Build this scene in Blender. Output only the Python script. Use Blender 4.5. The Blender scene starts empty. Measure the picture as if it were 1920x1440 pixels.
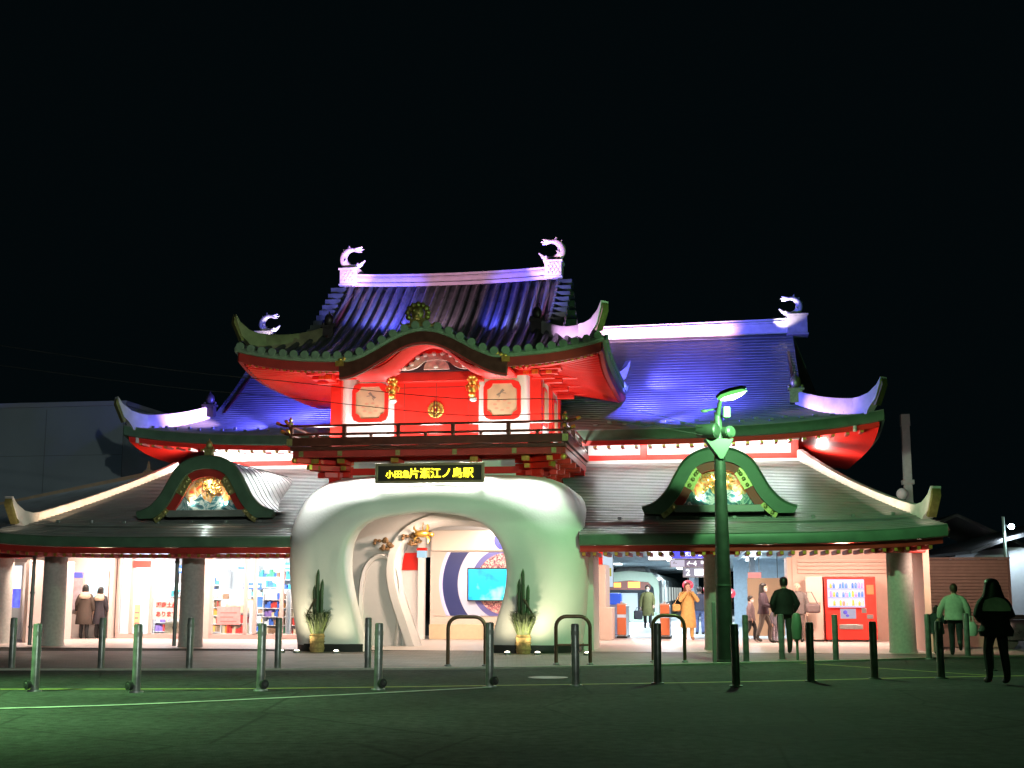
import bpy, math, random
from mathutils import Vector, Matrix
random.seed(7)
R = math.radians
scn = bpy.context.scene
COL = scn.collection
# ------------------------------------------------------------------ camera, world, exposure
PITCH = math.atan(386 / 2400)
cam = bpy.data.objects.new('camera', bpy.data.cameras.new('camera')); COL.objects.link(cam)
cam.location = (0, 0, 1.5); cam.rotation_euler = (math.pi / 2 + PITCH, 0, 0)
cam.data.sensor_width = 36; cam.data.lens = 36 * 2400 / 1920; cam.data.clip_end = 2000; cam.data.clip_start = .05
scn.camera = cam
world = bpy.data.worlds.new('World'); scn.world = world; world.use_nodes = True
bg = world.node_tree.nodes['Background']
bg.inputs['Color'].default_value = (.30, .80, 1.0, 1); bg.inputs['Strength'].default_value = .0028
scn.view_settings.view_transform = 'Standard'; scn.view_settings.look = 'None'
scn.view_settings.exposure = 0; scn.view_settings.gamma = 1
scn.cycles.use_denoising = True
scn.cycles.max_bounces = 6; scn.cycles.diffuse_bounces = 3; scn.cycles.transparent_max_bounces = 12
scn.cycles.sample_clamp_indirect = 4
scn.cycles.use_light_tree = True

# station frame: x runs along the facade, y into the building
A = R(9); OX, OY = -1.87, 32.5
def W(x, y, z=0):
    return Vector((OX + x * math.cos(A) + y * math.sin(A), OY - x * math.sin(A) + y * math.cos(A), z))
def aim(o, target):
    o.rotation_euler = (Vector(target) - o.location).to_track_quat('-Z', 'Y').to_euler()
def spot(name, loc, target, watts, color, cone=60, blend=.6, radius=.05, world_space=False):
    d = bpy.data.lights.new(name, 'SPOT'); d.energy = watts; d.color = color; d.spot_size = R(cone); d.spot_blend = blend
    d.shadow_soft_size = radius
    o = bpy.data.objects.new(name, d); COL.objects.link(o)
    o.location = loc if world_space else W(*loc); aim(o, target if world_space else W(*target)); return o
def area(name, loc, target, watts, color, sx, sy, world_space=False, spread=180):
    d = bpy.data.lights.new(name, 'AREA'); d.shape = 'RECTANGLE'; d.size = sx; d.size_y = sy; d.energy = watts; d.color = color
    d.spread = R(spread)
    o = bpy.data.objects.new(name, d); COL.objects.link(o)
    o.location = loc if world_space else W(*loc)
    t = Vector(target) if world_space else W(*target)
    z = (o.location - t).normalized(); x = Vector((1, 0, 0)) if world_space else Vector((math.cos(A), -math.sin(A), 0))
    x = (x - z * x.dot(z)).normalized(); y = z.cross(x)
    o.rotation_euler = Matrix((x, y, z)).transposed().to_euler(); return o
def point(name, loc, watts, color, radius=.08, world_space=False):
    d = bpy.data.lights.new(name, 'POINT'); d.energy = watts; d.color = color; d.shadow_soft_size = radius
    o = bpy.data.objects.new(name, d); COL.objects.link(o); o.location = loc if world_space else W(*loc); return o

WARM = (1, .72, .50); WARMY = (1, .86, .45); COOL = (.80, .92, 1); WHITE = (1, .97, .93)
BLUE = (.10, .09, 1); PINK = (1, .50, .76); GREEN = (.40, 1, .42); LILAC = (.85, .5, 1)
# tower: lamps standing on the balcony floor light the red wall and the eave
for x in (-3.3, -1.7, -.4, 1.0, 2.5):
    area('balcony_lamp', (x, .62, 5.28), (x, 1.1, 7.2), 34, (1, .93, .88), .5, .12)
for y in (2.2, 4.4):
    area('balcony_side_lamp', (2.95, y, 5.28), (2.6, y, 7.2), 32, (1, .93, .88), .12, .5)
    area('balcony_side_lamp', (-3.75, y, 5.28), (-3.4, y, 7.2), 32, (1, .93, .88), .12, .5)
# lamps under the balcony light the top of the white portal
for x in (-3.0, -1.8, -.4, 1.0, 2.6):
    area('portal_top_lamp', (x, -.55, 4.95), (x, -.92, 3.6), 34, (.95, 1, .95), .7, .08, spread=115)
area('sign_under_lamp', (-.06, -.86, 4.08), (-.06, -1.0, 3.4), 8, (.97, 1, .93), 2.5, .05)
# clerestory strips under the main eave
for x0, x1 in ((3.4, 6.4), (6.5, 9.4), (-8.9, -6.5), (-6.4, -3.6)):
    area('clerestory_strip', ((x0 + x1) / 2, 6.35, 5.83), ((x0 + x1) / 2, 6.75, 5.3), 80, (1, .97, .93), x1 - x0 - .2, .08)
    area('roof_strip', ((x0 + x1) / 2, 6.05, 5.80), ((x0 + x1) / 2, 4.4, 4.4), 80, (.88, 1, .97), x1 - x0 - .2, .08, spread=120)
area('side_soffit_lamp', (10.0, 6.9, 5.55), (11, 6.2, 6.0), 22, WHITE, .3, .3)
area('side_soffit_lamp', (10.2, 9.6, 5.4), (11.2, 9.4, 6.1), 70, WHITE, .3, .6)
spot('mast_fill', (12.0, 4.0, 3.6), (13.27, 12.2, 6.2), 260, (1, .92, .85), 60, .8)  # added light that brightens the mast; no fixture known there
area('side_soffit_lamp', (-9.6, 6.9, 5.55), (-10.6, 6.2, 6.0), 16, WHITE, .3, .3)
# blue and pink floodlights on the roofs
spot('blue_flood', (-.75, .25, 8.60), (-2.4, 2.4, 9.5), 3200, BLUE, 66, .8)
spot('blue_flood', (.85, .25, 8.55), (2.0, 2.6, 9.3), 2000, BLUE, 66, .8)
spot('white_flood', (-1.0, .2, 8.6), (-3.3, 2.8, 9.7), 420, (1, .8, .95), 46, .9)
spot('white_flood', (1.0, .2, 8.55), (2.9, 2.6, 9.3), 420, (1, .8, .95), 52, .9)
spot('pink_flood', (-1.4, -.3, 8.5), (-3.45, 3.45, 10.95), 2600, PINK, 18, .7)
spot('pink_flood', (.9, -.3, 8.5), (2.55, 3.45, 10.95), 2600, PINK, 18, .7)
spot('pink_flood', (-.35, .1, 8.8), (-.4, 3.45, 10.4), 420, PINK, 120, .9)
spot('pink_flood', (1.6, -.35, 8.35), (3.8, -.2, 8.2), 300, LILAC, 62, .9)
spot('blue_flood', (4.6, 7.6, 7.95), (7.6, 10.3, 9.3), 1500, BLUE, 80, .9)
spot('blue_flood', (4.9, 5.6, 6.62), (8.4, 6.4, 6.6), 2200, BLUE, 56, .9)
spot('blue_flood', (6.6, 5.2, 7.8), (7.0, 9.2, 8.4), 1100, BLUE, 120, .9)
spot('blue_flood', (4.75, 4.8, 7.4), (5.2, 9.4, 8.5), 1500, BLUE, 120, .9)
spot('pink_flood', (6.6, 6.2, 7.2), (10.6, 6.1, 6.9), 1300, LILAC, 24, .8)
spot('blue_flood', (-5.7, 4.8, 7.4), (-6.0, 9.6, 8.6), 1800, BLUE, 120, .9)
spot('blue_flood', (-5.5, 6.2, 7.2), (-7.6, 8.2, 7.5), 500, BLUE, 120, .9)
spot('blue_flood', (-6.2, 5.6, 6.75), (-9.2, 6.6, 6.8), 2200, BLUE, 60, .9)
spot('pink_flood', (-7.0, 5.5, 7.0), (-9.6, 6.4, 7.0), 3200, LILAC, 34, .9)
spot('finial_flood', (8.9, 10.3, 9.9), (9.75, 11, 11.0), 240, (1, .85, .95), 60, .6)
spot('finial_flood', (-8.0, 10.3, 9.9), (-8.75, 11, 11.0), 160, (1, .85, .95), 60, .6)
def strip(name, p, q, target, watts, color, spread):      # a thin lamp laid from p to q
    p, q, t = W(*p), W(*q), W(*target); d = bpy.data.lights.new(name, 'AREA'); d.shape = 'RECTANGLE'; d.size = (q - p).length; d.size_y = .05
    d.energy = watts; d.color = color; d.spread = R(spread); o = bpy.data.objects.new(name, d); COL.objects.link(o); o.location = (p + q) / 2
    x = (q - p).normalized(); z = (o.location - t); z = (z - x * z.dot(x)).normalized(); o.rotation_euler = Matrix((x, z.cross(x), z)).transposed().to_euler()
for sx, tx in ((11.5, 12.25), (-11.1, -11.75)): spot('tip_lamp', (sx, -.75, 3.15), (tx, -.2, 3.55), 26, (1, .80, .60), 110, .9, .04)
strip('ridge_strip', (2.8, 10.2, 9.75), (7.6, 10.2, 9.80), (5.2, 11, 10.3), 95, PINK, 75)
strip('hip_strip', (8.7, 6.5, 5.42), (10.9, .5, 3.35), (10.6, 3.7, 4.62), 42, (1, .76, .55), 80)
strip('hip_strip', (-9.5, 6.5, 5.36), (-10.7, .6, 3.35), (-10.75, 3.7, 4.5), 28, (1, .66, .40), 80)
spot('fence_fill', (12.0, -.4, 2.30), (13.3, 3.0, 1.2), 190, (1, .66, .52), 140, .9)  # added warm fill for the fence; no lamp known at this corner
# forecourt: warm ground spots at the foot of the portal
for x, w in ((-3.44, 60), (-3.04, 75), (-2.07, 60), (2.06, 75), (2.77, 95), (3.93, 60)):
    spot('ground_spot', (x, -1.72, .10), (x * .97, -1.0, 2.6), w * .95, (1, .86, .56), 130, 1., .04)
# canopy downlights (warm) between the columns and the shop
for x in (-12.2, -10.2, -8.2, -6.2, -4.9, 4.6, 6.4, 8.2, 10.2, 11.3):
    area('canopy_downlight', (x, 2.6, 2.82), (x, 2.7, 0), 130, (1, .76, .60), .35, .35)
    area('canopy_downlight', (x, 5.2, 2.82), (x, 5.6, 0), 110, (1, .76, .62), .35, .35)
# shop ceiling light, cool
area('shop_light', (-10.3, 8.3, 2.86), (-10.3, 8.3, 0), 300, (.92, .96, 1), 2.6, 2.6)
area('shop_light', (-7.1, 8.3, 2.86), (-7.1, 8.3, 0), 300, (.92, .96, 1), 2.6, 2.6)
area('shop_window_light', (-9.9, 6.55, 2.8), (-9.9, 7.0, 1.0), 60, (1, .9, .95), 2.6, .12)
area('shop_window_light', (-7.1, 6.55, 2.8), (-7.1, 7.0, 1.0), 60, (.9, 1, .98), 2.6, .12)
# vestibule of the portal
area('vestibule_lamp', (-.3, .9, 3.18), (-.8, 1.7, 0), 130, (1, .75, .58), .5, .3)
area('vestibule_lamp', (-.5, 4.6, 3.25), (-.5, 5.6, 0), 170, (1, .78, .60), 1.5, .6)
area('display_header_lamp', (.6, 6.2, 3.25), (.7, 7.0, 2.7), 18, (1, .95, .95), 1.2, .1)
spot('vestibule_blue_fill', (1.2, .9, 2.5), (-2.1, -.5, 1.95), 70, (.35, .55, 1), 26, .4)  # both spots are added in place of the screen's blue light
spot('vestibule_blue_fill', (1.2, 1.6, 2.3), (-1.6, 2.1, 1.9), 40, (.35, .55, 1), 30, .5)
# concourse and platform, cool white
for x, y in ((5.2, 11.5), (8.2, 11.5), (5.2, 18), (8.2, 18), (5.2, 27), (8.6, 27), (5.0, 38), (8.6, 40), (2.6, 25)):
    area('platform_light', (x, y, 2.60), (x, y, 0), 1400 if x < 3 else 160, (.80, .93, 1), .3, 2.4)
# green mercury street lamps: the one in the picture and two outside it, then two added fills
point('street_or_fill_light', (4.77, 25.86, 5.27), 1100, GREEN, .05, True)
LAMPS = ((-10.45, 19.05, 0), (9.2, 4.45, 180), (-22.25, 28.05, 180), (4.75, -1.0, 270))      # posts whose heads carry the next four lights, the last two made up
spot('street_or_fill_light', (-10.4, 17.3, 6.5), (-8.2, 17.2, 0), 8500, (.40, 1, .35), 98, 1., .15, True)
spot('street_or_fill_light', (9.2, 6.2, 6.5), (6.0, 17.5, 0), 210, (.36, 1, .34), 130, .8, .15, True)
spot('street_or_fill_light', (-22.2, 29.8, 6.5), (-21, 46, 4), 600, (.62, .85, 1), 120, .8, .15, True)  # added pale light that lifts the grey building; no such lamp known
spot('street_or_fill_light', (3.0, -1.0, 6.5), (-8.5, 33, 2.4), 10500, (.90, 1, .90), 42, 1., .15, True)  # added front fill on the facade, from an invented post
spot('house_lamp_light', (17.55, 45.3, 3.55), (17.9, 46, 1.5), 260, (.75, .9, 1), 160, .5, .1, True)

# ------------------------------------------------------------------ materials
MATS = {}
def mat(name, color, rough=.5, metal=0., var=0., scale=8., bump=0., bscale=None, emit=None, estr=0., coat=0., spec=.5):
    if name in MATS: return MATS[name]
    m = bpy.data.materials.new(name); m.use_nodes = True; nt = m.node_tree; b = nt.nodes['Principled BSDF']
    c = tuple(color) + (1,)
    b.inputs['Base Color'].default_value = c; b.inputs['Roughness'].default_value = rough; b.inputs['Metallic'].default_value = metal
    b.inputs['Coat Weight'].default_value = coat; b.inputs['Specular IOR Level'].default_value = spec
    if var or bump:
        tc = nt.nodes.new('ShaderNodeTexCoord'); n = nt.nodes.new('ShaderNodeTexNoise')
        n.inputs['Scale'].default_value = scale; n.inputs['Detail'].default_value = 6; nt.links.new(tc.outputs['Object'], n.inputs['Vector'])
        if var:
            r = nt.nodes.new('ShaderNodeMapRange'); r.inputs[1].default_value = .3; r.inputs[2].default_value = .7
            r.inputs[3].default_value = 1 - var; r.inputs[4].default_value = 1 + var; nt.links.new(n.outputs[0], r.inputs[0])
            mx = nt.nodes.new('ShaderNodeMix'); mx.data_type = 'RGBA'; mx.blend_type = 'MULTIPLY'; mx.inputs[0].default_value = 1
            mx.inputs[6].default_value = c; nt.links.new(r.outputs[0], mx.inputs[7]); nt.links.new(mx.outputs[2], b.inputs['Base Color'])
            r2 = nt.nodes.new('ShaderNodeMapRange'); r2.inputs[3].default_value = max(0, rough - .12); r2.inputs[4].default_value = min(1, rough + .12)
            nt.links.new(n.outputs[0], r2.inputs[0]); nt.links.new(r2.outputs[0], b.inputs['Roughness'])
        if bump:
            n2 = nt.nodes.new('ShaderNodeTexNoise'); n2.inputs['Scale'].default_value = bscale or scale * 6; n2.inputs['Detail'].default_value = 4
            nt.links.new(tc.outputs['Object'], n2.inputs['Vector'])
            bp = nt.nodes.new('ShaderNodeBump'); bp.inputs['Strength'].default_value = bump; bp.inputs['Distance'].default_value = .02
            nt.links.new(n2.outputs[0], bp.inputs['Height']); nt.links.new(bp.outputs[0], b.inputs['Normal'])
    if emit:
        b.inputs['Emission Color'].default_value = tuple(emit) + (1,); b.inputs['Emission Strength'].default_value = estr
    MATS[name] = m; return m
def ramp_mat(name, stops, coord='Object', scale=5., rough=.5, kind='noise', estr=0., detail=5, distort=0.):
    """several painted colours spread by a noise or voronoi pattern"""
    if name in MATS: return MATS[name]
    m = bpy.data.materials.new(name); m.use_nodes = True; nt = m.node_tree; b = nt.nodes['Principled BSDF']
    tc = nt.nodes.new('ShaderNodeTexCoord')
    if kind == 'noise':
        n = nt.nodes.new('ShaderNodeTexNoise'); n.inputs['Detail'].default_value = detail; n.inputs['Distortion'].default_value = distort; out = n.outputs[0]
    elif kind == 'cells':
        n = nt.nodes.new('ShaderNodeTexVoronoi'); out = n.outputs['Color']
    n.inputs['Scale'].default_value = scale; nt.links.new(tc.outputs[coord], n.inputs['Vector'])
    r = nt.nodes.new('ShaderNodeValToRGB'); nt.links.new(out, r.inputs[0])
    e = r.color_ramp.elements
    for i, (p, c) in enumerate(stops):
        el = e[i] if i < 2 else e.new(p)
        el.position = p; el.color = tuple(c) + (1,)
    nt.links.new(r.outputs[0], b.inputs['Base Color']); b.inputs['Roughness'].default_value = rough
    if estr:
        nt.links.new(r.outputs[0], b.inputs['Emission Color']); b.inputs['Emission Strength'].default_value = estr
    MATS[name] = m; return m
def emis(name, color, s): return mat(name, (.02, .02, .02), .4, emit=color, estr=s)
RED = mat('vermilion_lacquer', (.74, .019, .011), .42, var=.07, scale=3)
REDD = mat('aged_red_lacquer', (.36, .022, .016), .5, var=.15, scale=4)
BROWN = mat('dark_brown_lacquer', (.075, .020, .012), .35, var=.25, scale=6)
PLASTER = mat('white_plaster', (.78, .76, .75), .75, var=.03, scale=2)
SHELL = mat('white_shell_plaster', (.80, .80, .77), .65, var=.05, scale=1.1, bump=.14, bscale=16)
TILE = mat('dark_glazed_tile', (.050, .062, .056), .32, var=.35, scale=5, bump=.08)
COPPER = mat('seamed_copper_roof', (.21, .22, .215), .40, metal=.25, var=.18, scale=2.2, bump=.06)
FASCIA = mat('green_copper_fascia', (.075, .14, .09), .5, metal=.2, var=.2, scale=2.5)
RIDGE = mat('pale_ridge_metal', (.55, .52, .50), .5, metal=.1, var=.15, scale=4)
GOLD = mat('gilded_metal', (.78, .46, .10), .35, metal=.85, var=.2, scale=12)
BRASS = mat('green_brass_fitting', (.36, .33, .13), .42, metal=.6, var=.25, scale=18)
BLACK = mat('black_base', (.02, .022, .02), .5)
COLM = mat('grey_stone_column', (.42, .41, .39), .75, var=.12, scale=14, bump=.15, bscale=90)
GRAYM = mat('grey_metal', (.22, .23, .23), .45, metal=.5, var=.2, scale=7)
BEIGE = mat('beige_panel', (.62, .53, .44), .6, var=.04, scale=3)
STEEL = mat('brushed_steel', (.55, .56, .57), .32, metal=.9, var=.15, scale=9)
ALU = mat('white_aluminium', (.72, .70, .70), .4, var=.03, scale=4)
SKIN = mat('skin', (.55, .36, .27), .55)
HAIR = mat('black_hair', (.012, .010, .009), .45)
def glass_mat():
    m = bpy.data.materials.new('window_glass'); m.use_nodes = True; nt = m.node_tree
    nt.nodes.remove(nt.nodes['Principled BSDF'])
    t = nt.nodes.new('ShaderNodeBsdfTransparent'); g = nt.nodes.new('ShaderNodeBsdfGlossy'); g.inputs['Roughness'].default_value = .03
    t.inputs[0].default_value = (.93, .96, .96, 1)
    mx = nt.nodes.new('ShaderNodeMixShader'); mx.inputs[0].default_value = .08
    nt.links.new(t.outputs[0], mx.inputs[1]); nt.links.new(g.outputs[0], mx.inputs[2]); nt.links.new(mx.outputs[0], nt.nodes['Material Output'].inputs[0])
    return m
GLASS = glass_mat()

# ------------------------------------------------------------------ mesh helpers
def smooth_curve(pts, n, closed=False):
    """Catmull-Rom through pts, resampled to n points of equal arc length"""
    P = [Vector(p) for p in pts]; out = []
    k = len(P); segs = k if closed else k - 1
    for i in range(segs):
        if closed: a, b, c, d = P[i - 1], P[i], P[(i + 1) % k], P[(i + 2) % k]
        else: a, b, c, d = P[max(i - 1, 0)], P[i], P[i + 1], P[min(i + 2, k - 1)]
        for j in range(16):
            t = j / 16
            out.append(.5 * (2 * b + (c - a) * t + (2 * a - 5 * b + 4 * c - d) * t * t + (3 * b - a - 3 * c + d) * t ** 3))
    out.append(P[0] if closed else P[-1])
    L = [0]
    for a, b in zip(out, out[1:]): L.append(L[-1] + (b - a).length)
    res = []; j = 0; m = n if closed else n - 1
    for i in range(n):
        s = L[-1] * i / m
        while j < len(L) - 2 and L[j + 1] < s: j += 1
        u = (s - L[j]) / max(1e-9, L[j + 1] - L[j]); res.append(out[j].lerp(out[j + 1], min(1, u)))
    return res
def offset2(pts, d):
    """offset an open 2D polyline to its left"""
    out = []
    for i, p in enumerate(pts):
        a = pts[max(i - 1, 0)]; b = pts[min(i + 1, len(pts) - 1)]
        t = (b - a).normalized(); out.append(p + Vector((-t[1], t[0])) * d)
    return out
class MB:
    def __init__(s): s.v = []; s.f = []; s.m = []
    def face(s, pts, mi=0):
        k = len(s.v); s.v += [tuple(p) for p in pts]; s.f.append(tuple(range(k, k + len(pts)))); s.m.append(mi); return s
    def box(s, x0, x1, y0, y1, z0, z1, mi=0):
        k = len(s.v); s.v += [(x, y, z) for z in (z0, z1) for y in (y0, y1) for x in (x0, x1)]
        for f in ((0, 2, 3, 1), (4, 5, 7, 6), (0, 1, 5, 4), (2, 6, 7, 3), (0, 4, 6, 2), (1, 3, 7, 5)):
            s.f.append(tuple(k + i for i in f)); s.m.append(mi)
        return s
    def bar(s, p, q, w, h, mi=0, up=(0, 0, 1)):
        p, q = Vector(p), Vector(q); d = (q - p).normalized(); x = d.cross(Vector(up))
        if x.length < 1e-4: x = d.cross(Vector((1, 0, 0)))
        x.normalize(); u = x.cross(d); k = len(s.v)
        for c in (p, q):
            for a, b in ((-1, -1), (1, -1), (1, 1), (-1, 1)): s.v.append(tuple(c + x * a * w / 2 + u * b * h / 2))
        for f in ((0, 1, 2, 3), (7, 6, 5, 4), (0, 4, 5, 1), (1, 5, 6, 2), (2, 6, 7, 3), (3, 7, 4, 0)):
            s.f.append(tuple(k + i for i in f)); s.m.append(mi)
        return s
    def grid(s, rows, mi=0, closed=False):
        k = len(s.v); n = len(rows[0])
        for r in rows: s.v += [tuple(p) for p in r]
        for i in range(len(rows) - 1):
            for j in range(n if closed else n - 1):
                a = k + i * n + j; b = k + i * n + (j + 1) % n
                s.f.append((a, b, b + n, a + n)); s.m.append(mi)
        return s
    def tube(s, pts, r, n=8, mi=0, cap=True, sx=1., sy=1.):
        P = [Vector(p) for p in pts]; rr = r if isinstance(r, (list, tuple)) else [r] * len(P)
        rows = []; prev = None
        for i, p in enumerate(P):
            d = (P[min(i + 1, len(P) - 1)] - P[max(i - 1, 0)]).normalized()
            if prev is None:
                x = d.cross(Vector((0, 0, 1)))
                if x.length < 1e-3: x = Vector((1, 0, 0))
            else: x = prev - d * prev.dot(d)
            x.normalize(); prev = x; y = d.cross(x)
            rows.append([p + x * math.cos(2 * math.pi * j / n) * rr[i] * sx + y * math.sin(2 * math.pi * j / n) * rr[i] * sy for j in range(n)])
        s.grid(rows, mi, True)
        if cap: s.face(rows[0][::-1], mi); s.face(rows[-1], mi)
        return s
    def loft(s, rings, n=20, mi=0, cap=True):
        """rings of (z, cx, cy, rx, ry)"""
        rows = [[(cx + rx * math.cos(2 * math.pi * j / n), cy + ry * math.sin(2 * math.pi * j / n), z) for j in range(n)] for z, cx, cy, rx, ry in rings]
        s.grid(rows, mi, True)
        if cap: s.face(rows[0][::-1], mi); s.face(rows[-1], mi)
        return s
    def lathe(s, prof, c=(0, 0, 0), n=20, mi=0, cap=True):
        return s.loft([(c[2] + z, c[0], c[1], r, r) for r, z in prof], n, mi, cap)
    def ball(s, c, rx, ry=None, rz=None, n=12, mi=0):
        ry = ry or rx; rz = rz or rx; m = max(5, n // 2)
        rings = []
        for i in range(m + 1):
            t = math.pi * (i / m - .5); t = max(-1.5, min(1.5, t))
            rings.append((c[2] + rz * math.sin(t), c[0], c[1], rx * math.cos(t), ry * math.cos(t)))
        return s.loft(rings, n, mi)
    def prism(s, poly, y0, y1, mi=0, axis='y'):
        """polygon in x,z pushed from y0 to y1"""
        f = (lambda p, y: (p[0], y, p[1])) if axis == 'y' else ((lambda p, y: (y, p[0], p[1])) if axis == 'x' else (lambda p, y: (p[0], p[1], y)))
        a = [f(p, y0) for p in poly]; b = [f(p, y1) for p in poly]
        s.face(a, mi); s.face(b[::-1], mi); s.grid([a + a[:1], b + b[:1]], mi); return s
    def ring(s, inner, outer, y0, y1, mi=0, caps=True):
        """band between two open curves (x,z) with depth"""
        a = [(p[0], y0, p[1]) for p in inner]; b = [(p[0], y0, p[1]) for p in outer]
        c = [(p[0], y1, p[1]) for p in outer]; d = [(p[0], y1, p[1]) for p in inner]
        s.grid([a, b, c, d, a], mi)
        if caps: s.face([a[0], b[0], c[0], d[0]], mi); s.face([a[-1], d[-1], c[-1], b[-1]], mi)
        return s
    def add(s, verts, faces, mi=0, M=None):
        k = len(s.v); s.v += [tuple(M @ Vector(p)) if M else tuple(p) for p in verts]
        for f in faces: s.f.append(tuple(k + i for i in f)); s.m.append(mi)
        return s
    def build(s, name, mats, parent=None, loc=None, rz=0, bevel=0, flat=False, label=None, angle=38):
        me = bpy.data.meshes.new(name); me.from_pydata(s.v, [], s.f)
        for m in (mats if isinstance(mats, (list, tuple)) else [mats]): me.materials.append(m)
        me.polygons.foreach_set('material_index', s.m)
        import bmesh
        b = bmesh.new(); b.from_mesh(me); bmesh.ops.remove_doubles(b, verts=b.verts, dist=1e-5)
        bmesh.ops.recalc_face_normals(b, faces=b.faces); b.to_mesh(me); b.free()
        if not flat:
            me.shade_smooth(); me.set_sharp_from_angle(angle=R(angle))
        o = bpy.data.objects.new(name, me); COL.objects.link(o)
        if parent: o.parent = parent
        if loc is not None: o.location = loc
        o.rotation_euler[2] = rz
        if bevel:
            bv = o.modifiers.new('bevel', 'BEVEL'); bv.width = bevel; bv.segments = 2; bv.limit_method = 'ANGLE'; bv.angle_limit = R(50)
        if label: o['label'] = label
        return o
def tag(o, label, cat, group=None, kind=None):
    if label: o['label'] = label
    if cat: o['category'] = cat
    if group: o['group'] = group
    if kind: o['kind'] = kind
    return o
def thing(name, label, cat, loc, rz=0, group=None):
    o = bpy.data.objects.new(name, None); COL.objects.link(o); o.location = loc; o.rotation_euler[2] = rz; o.empty_display_size = .2
    return tag(o, label, cat, group)
def struct(name, mb, m, **k):
    o = mb.build(name, m, **k); o['kind'] = 'structure'; return o
def copy_tree(o, parent=None):
    c = o.copy(); COL.objects.link(c)
    if parent: c.parent = parent
    for ch in list(o.children): copy_tree(ch, c)
    return c
def text_geo(body, size, bold=0., extrude=.004, align='CENTER'):
    c = bpy.data.curves.new('lettering', 'FONT'); c.body = body; c.size = size; c.offset = bold; c.extrude = extrude; c.align_x = align; c.resolution_u = 3
    o = bpy.data.objects.new('lettering', c); COL.objects.link(o)
    me = bpy.data.meshes.new_from_object(o.evaluated_get(bpy.context.evaluated_depsgraph_get()))
    g = ([v.co.copy() for v in me.vertices], [tuple(p.vertices) for p in me.polygons])
    bpy.data.objects.remove(o); bpy.data.curves.remove(c); bpy.data.meshes.remove(me); return g
def put_text(mb, body, x, y, z, size, bold=0., extrude=.004, mi=0, align='CENTER', sx=1.):
    v, f = text_geo(body, size, bold, extrude, align)
    M = Matrix.Translation((x, y, z)) @ Matrix.Rotation(math.pi / 2, 4, 'X') @ Matrix.Scale(sx, 4, (1, 0, 0))
    return mb.add(v, f, mi, M)
RZ = -A      # rotation of everything that lines up with the station

# ------------------------------------------------------------------ ground
def ground_mat():
    m = bpy.data.materials.new('asphalt'); m.use_nodes = True; nt = m.node_tree; b = nt.nodes['Principled BSDF']; tc = nt.nodes.new('ShaderNodeTexCoord')
    def noise(scale, detail, lo, hi, a=.3, z=.7):
        n = nt.nodes.new('ShaderNodeTexNoise'); n.inputs['Scale'].default_value = scale; n.inputs['Detail'].default_value = detail; nt.links.new(tc.outputs['Object'], n.inputs['Vector'])
        r = nt.nodes.new('ShaderNodeMapRange'); r.inputs[1].default_value = a; r.inputs[2].default_value = z; r.inputs[3].default_value = lo; r.inputs[4].default_value = hi; nt.links.new(n.outputs[0], r.inputs[0]); return r.outputs[0], n.outputs[0]
    f1, _ = noise(.45, 5, .6, 1.35); f2, _ = noise(7, 8, .55, 1.45); f3, raw = noise(60, 3, .35, 1.7, .25, .75)
    def mul(a, c): k = nt.nodes.new('ShaderNodeMath'); k.operation = 'MULTIPLY'; nt.links.new(a, k.inputs[0]); nt.links.new(c, k.inputs[1]); return k.outputs[0]
    # a net of fine cracks, only here and there
    v = nt.nodes.new('ShaderNodeTexVoronoi'); v.feature = 'DISTANCE_TO_EDGE'; v.inputs['Scale'].default_value = .35; nt.links.new(tc.outputs['Object'], v.inputs['Vector'])
    cr = nt.nodes.new('ShaderNodeMapRange'); cr.inputs[2].default_value = .012; cr.inputs[3].default_value = .45; cr.inputs[4].default_value = 1; nt.links.new(v.outputs['Distance'], cr.inputs[0])
    f = mul(mul(mul(f1, f2), f3), cr.outputs[0])
    vm = nt.nodes.new('ShaderNodeVectorMath'); vm.operation = 'SCALE'; vm.inputs[0].default_value = (.043, .049, .043); nt.links.new(f, vm.inputs['Scale']); nt.links.new(vm.outputs[0], b.inputs['Base Color'])
    b.inputs['Roughness'].default_value = .9; b.inputs['Specular IOR Level'].default_value = .2
    bp = nt.nodes.new('ShaderNodeBump'); bp.inputs['Strength'].default_value = .5; bp.inputs['Distance'].default_value = .02; nt.links.new(raw, bp.inputs['Height']); nt.links.new(bp.outputs[0], b.inputs['Normal']); return m
g = MB(); g.grid([[(x, y, 0) for x in (-400, -60, -20, 0, 20, 60, 400)] for y in (-200, -20, 0, 10, 20, 40, 90, 600)])
struct('ground', g, ground_mat())
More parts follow.
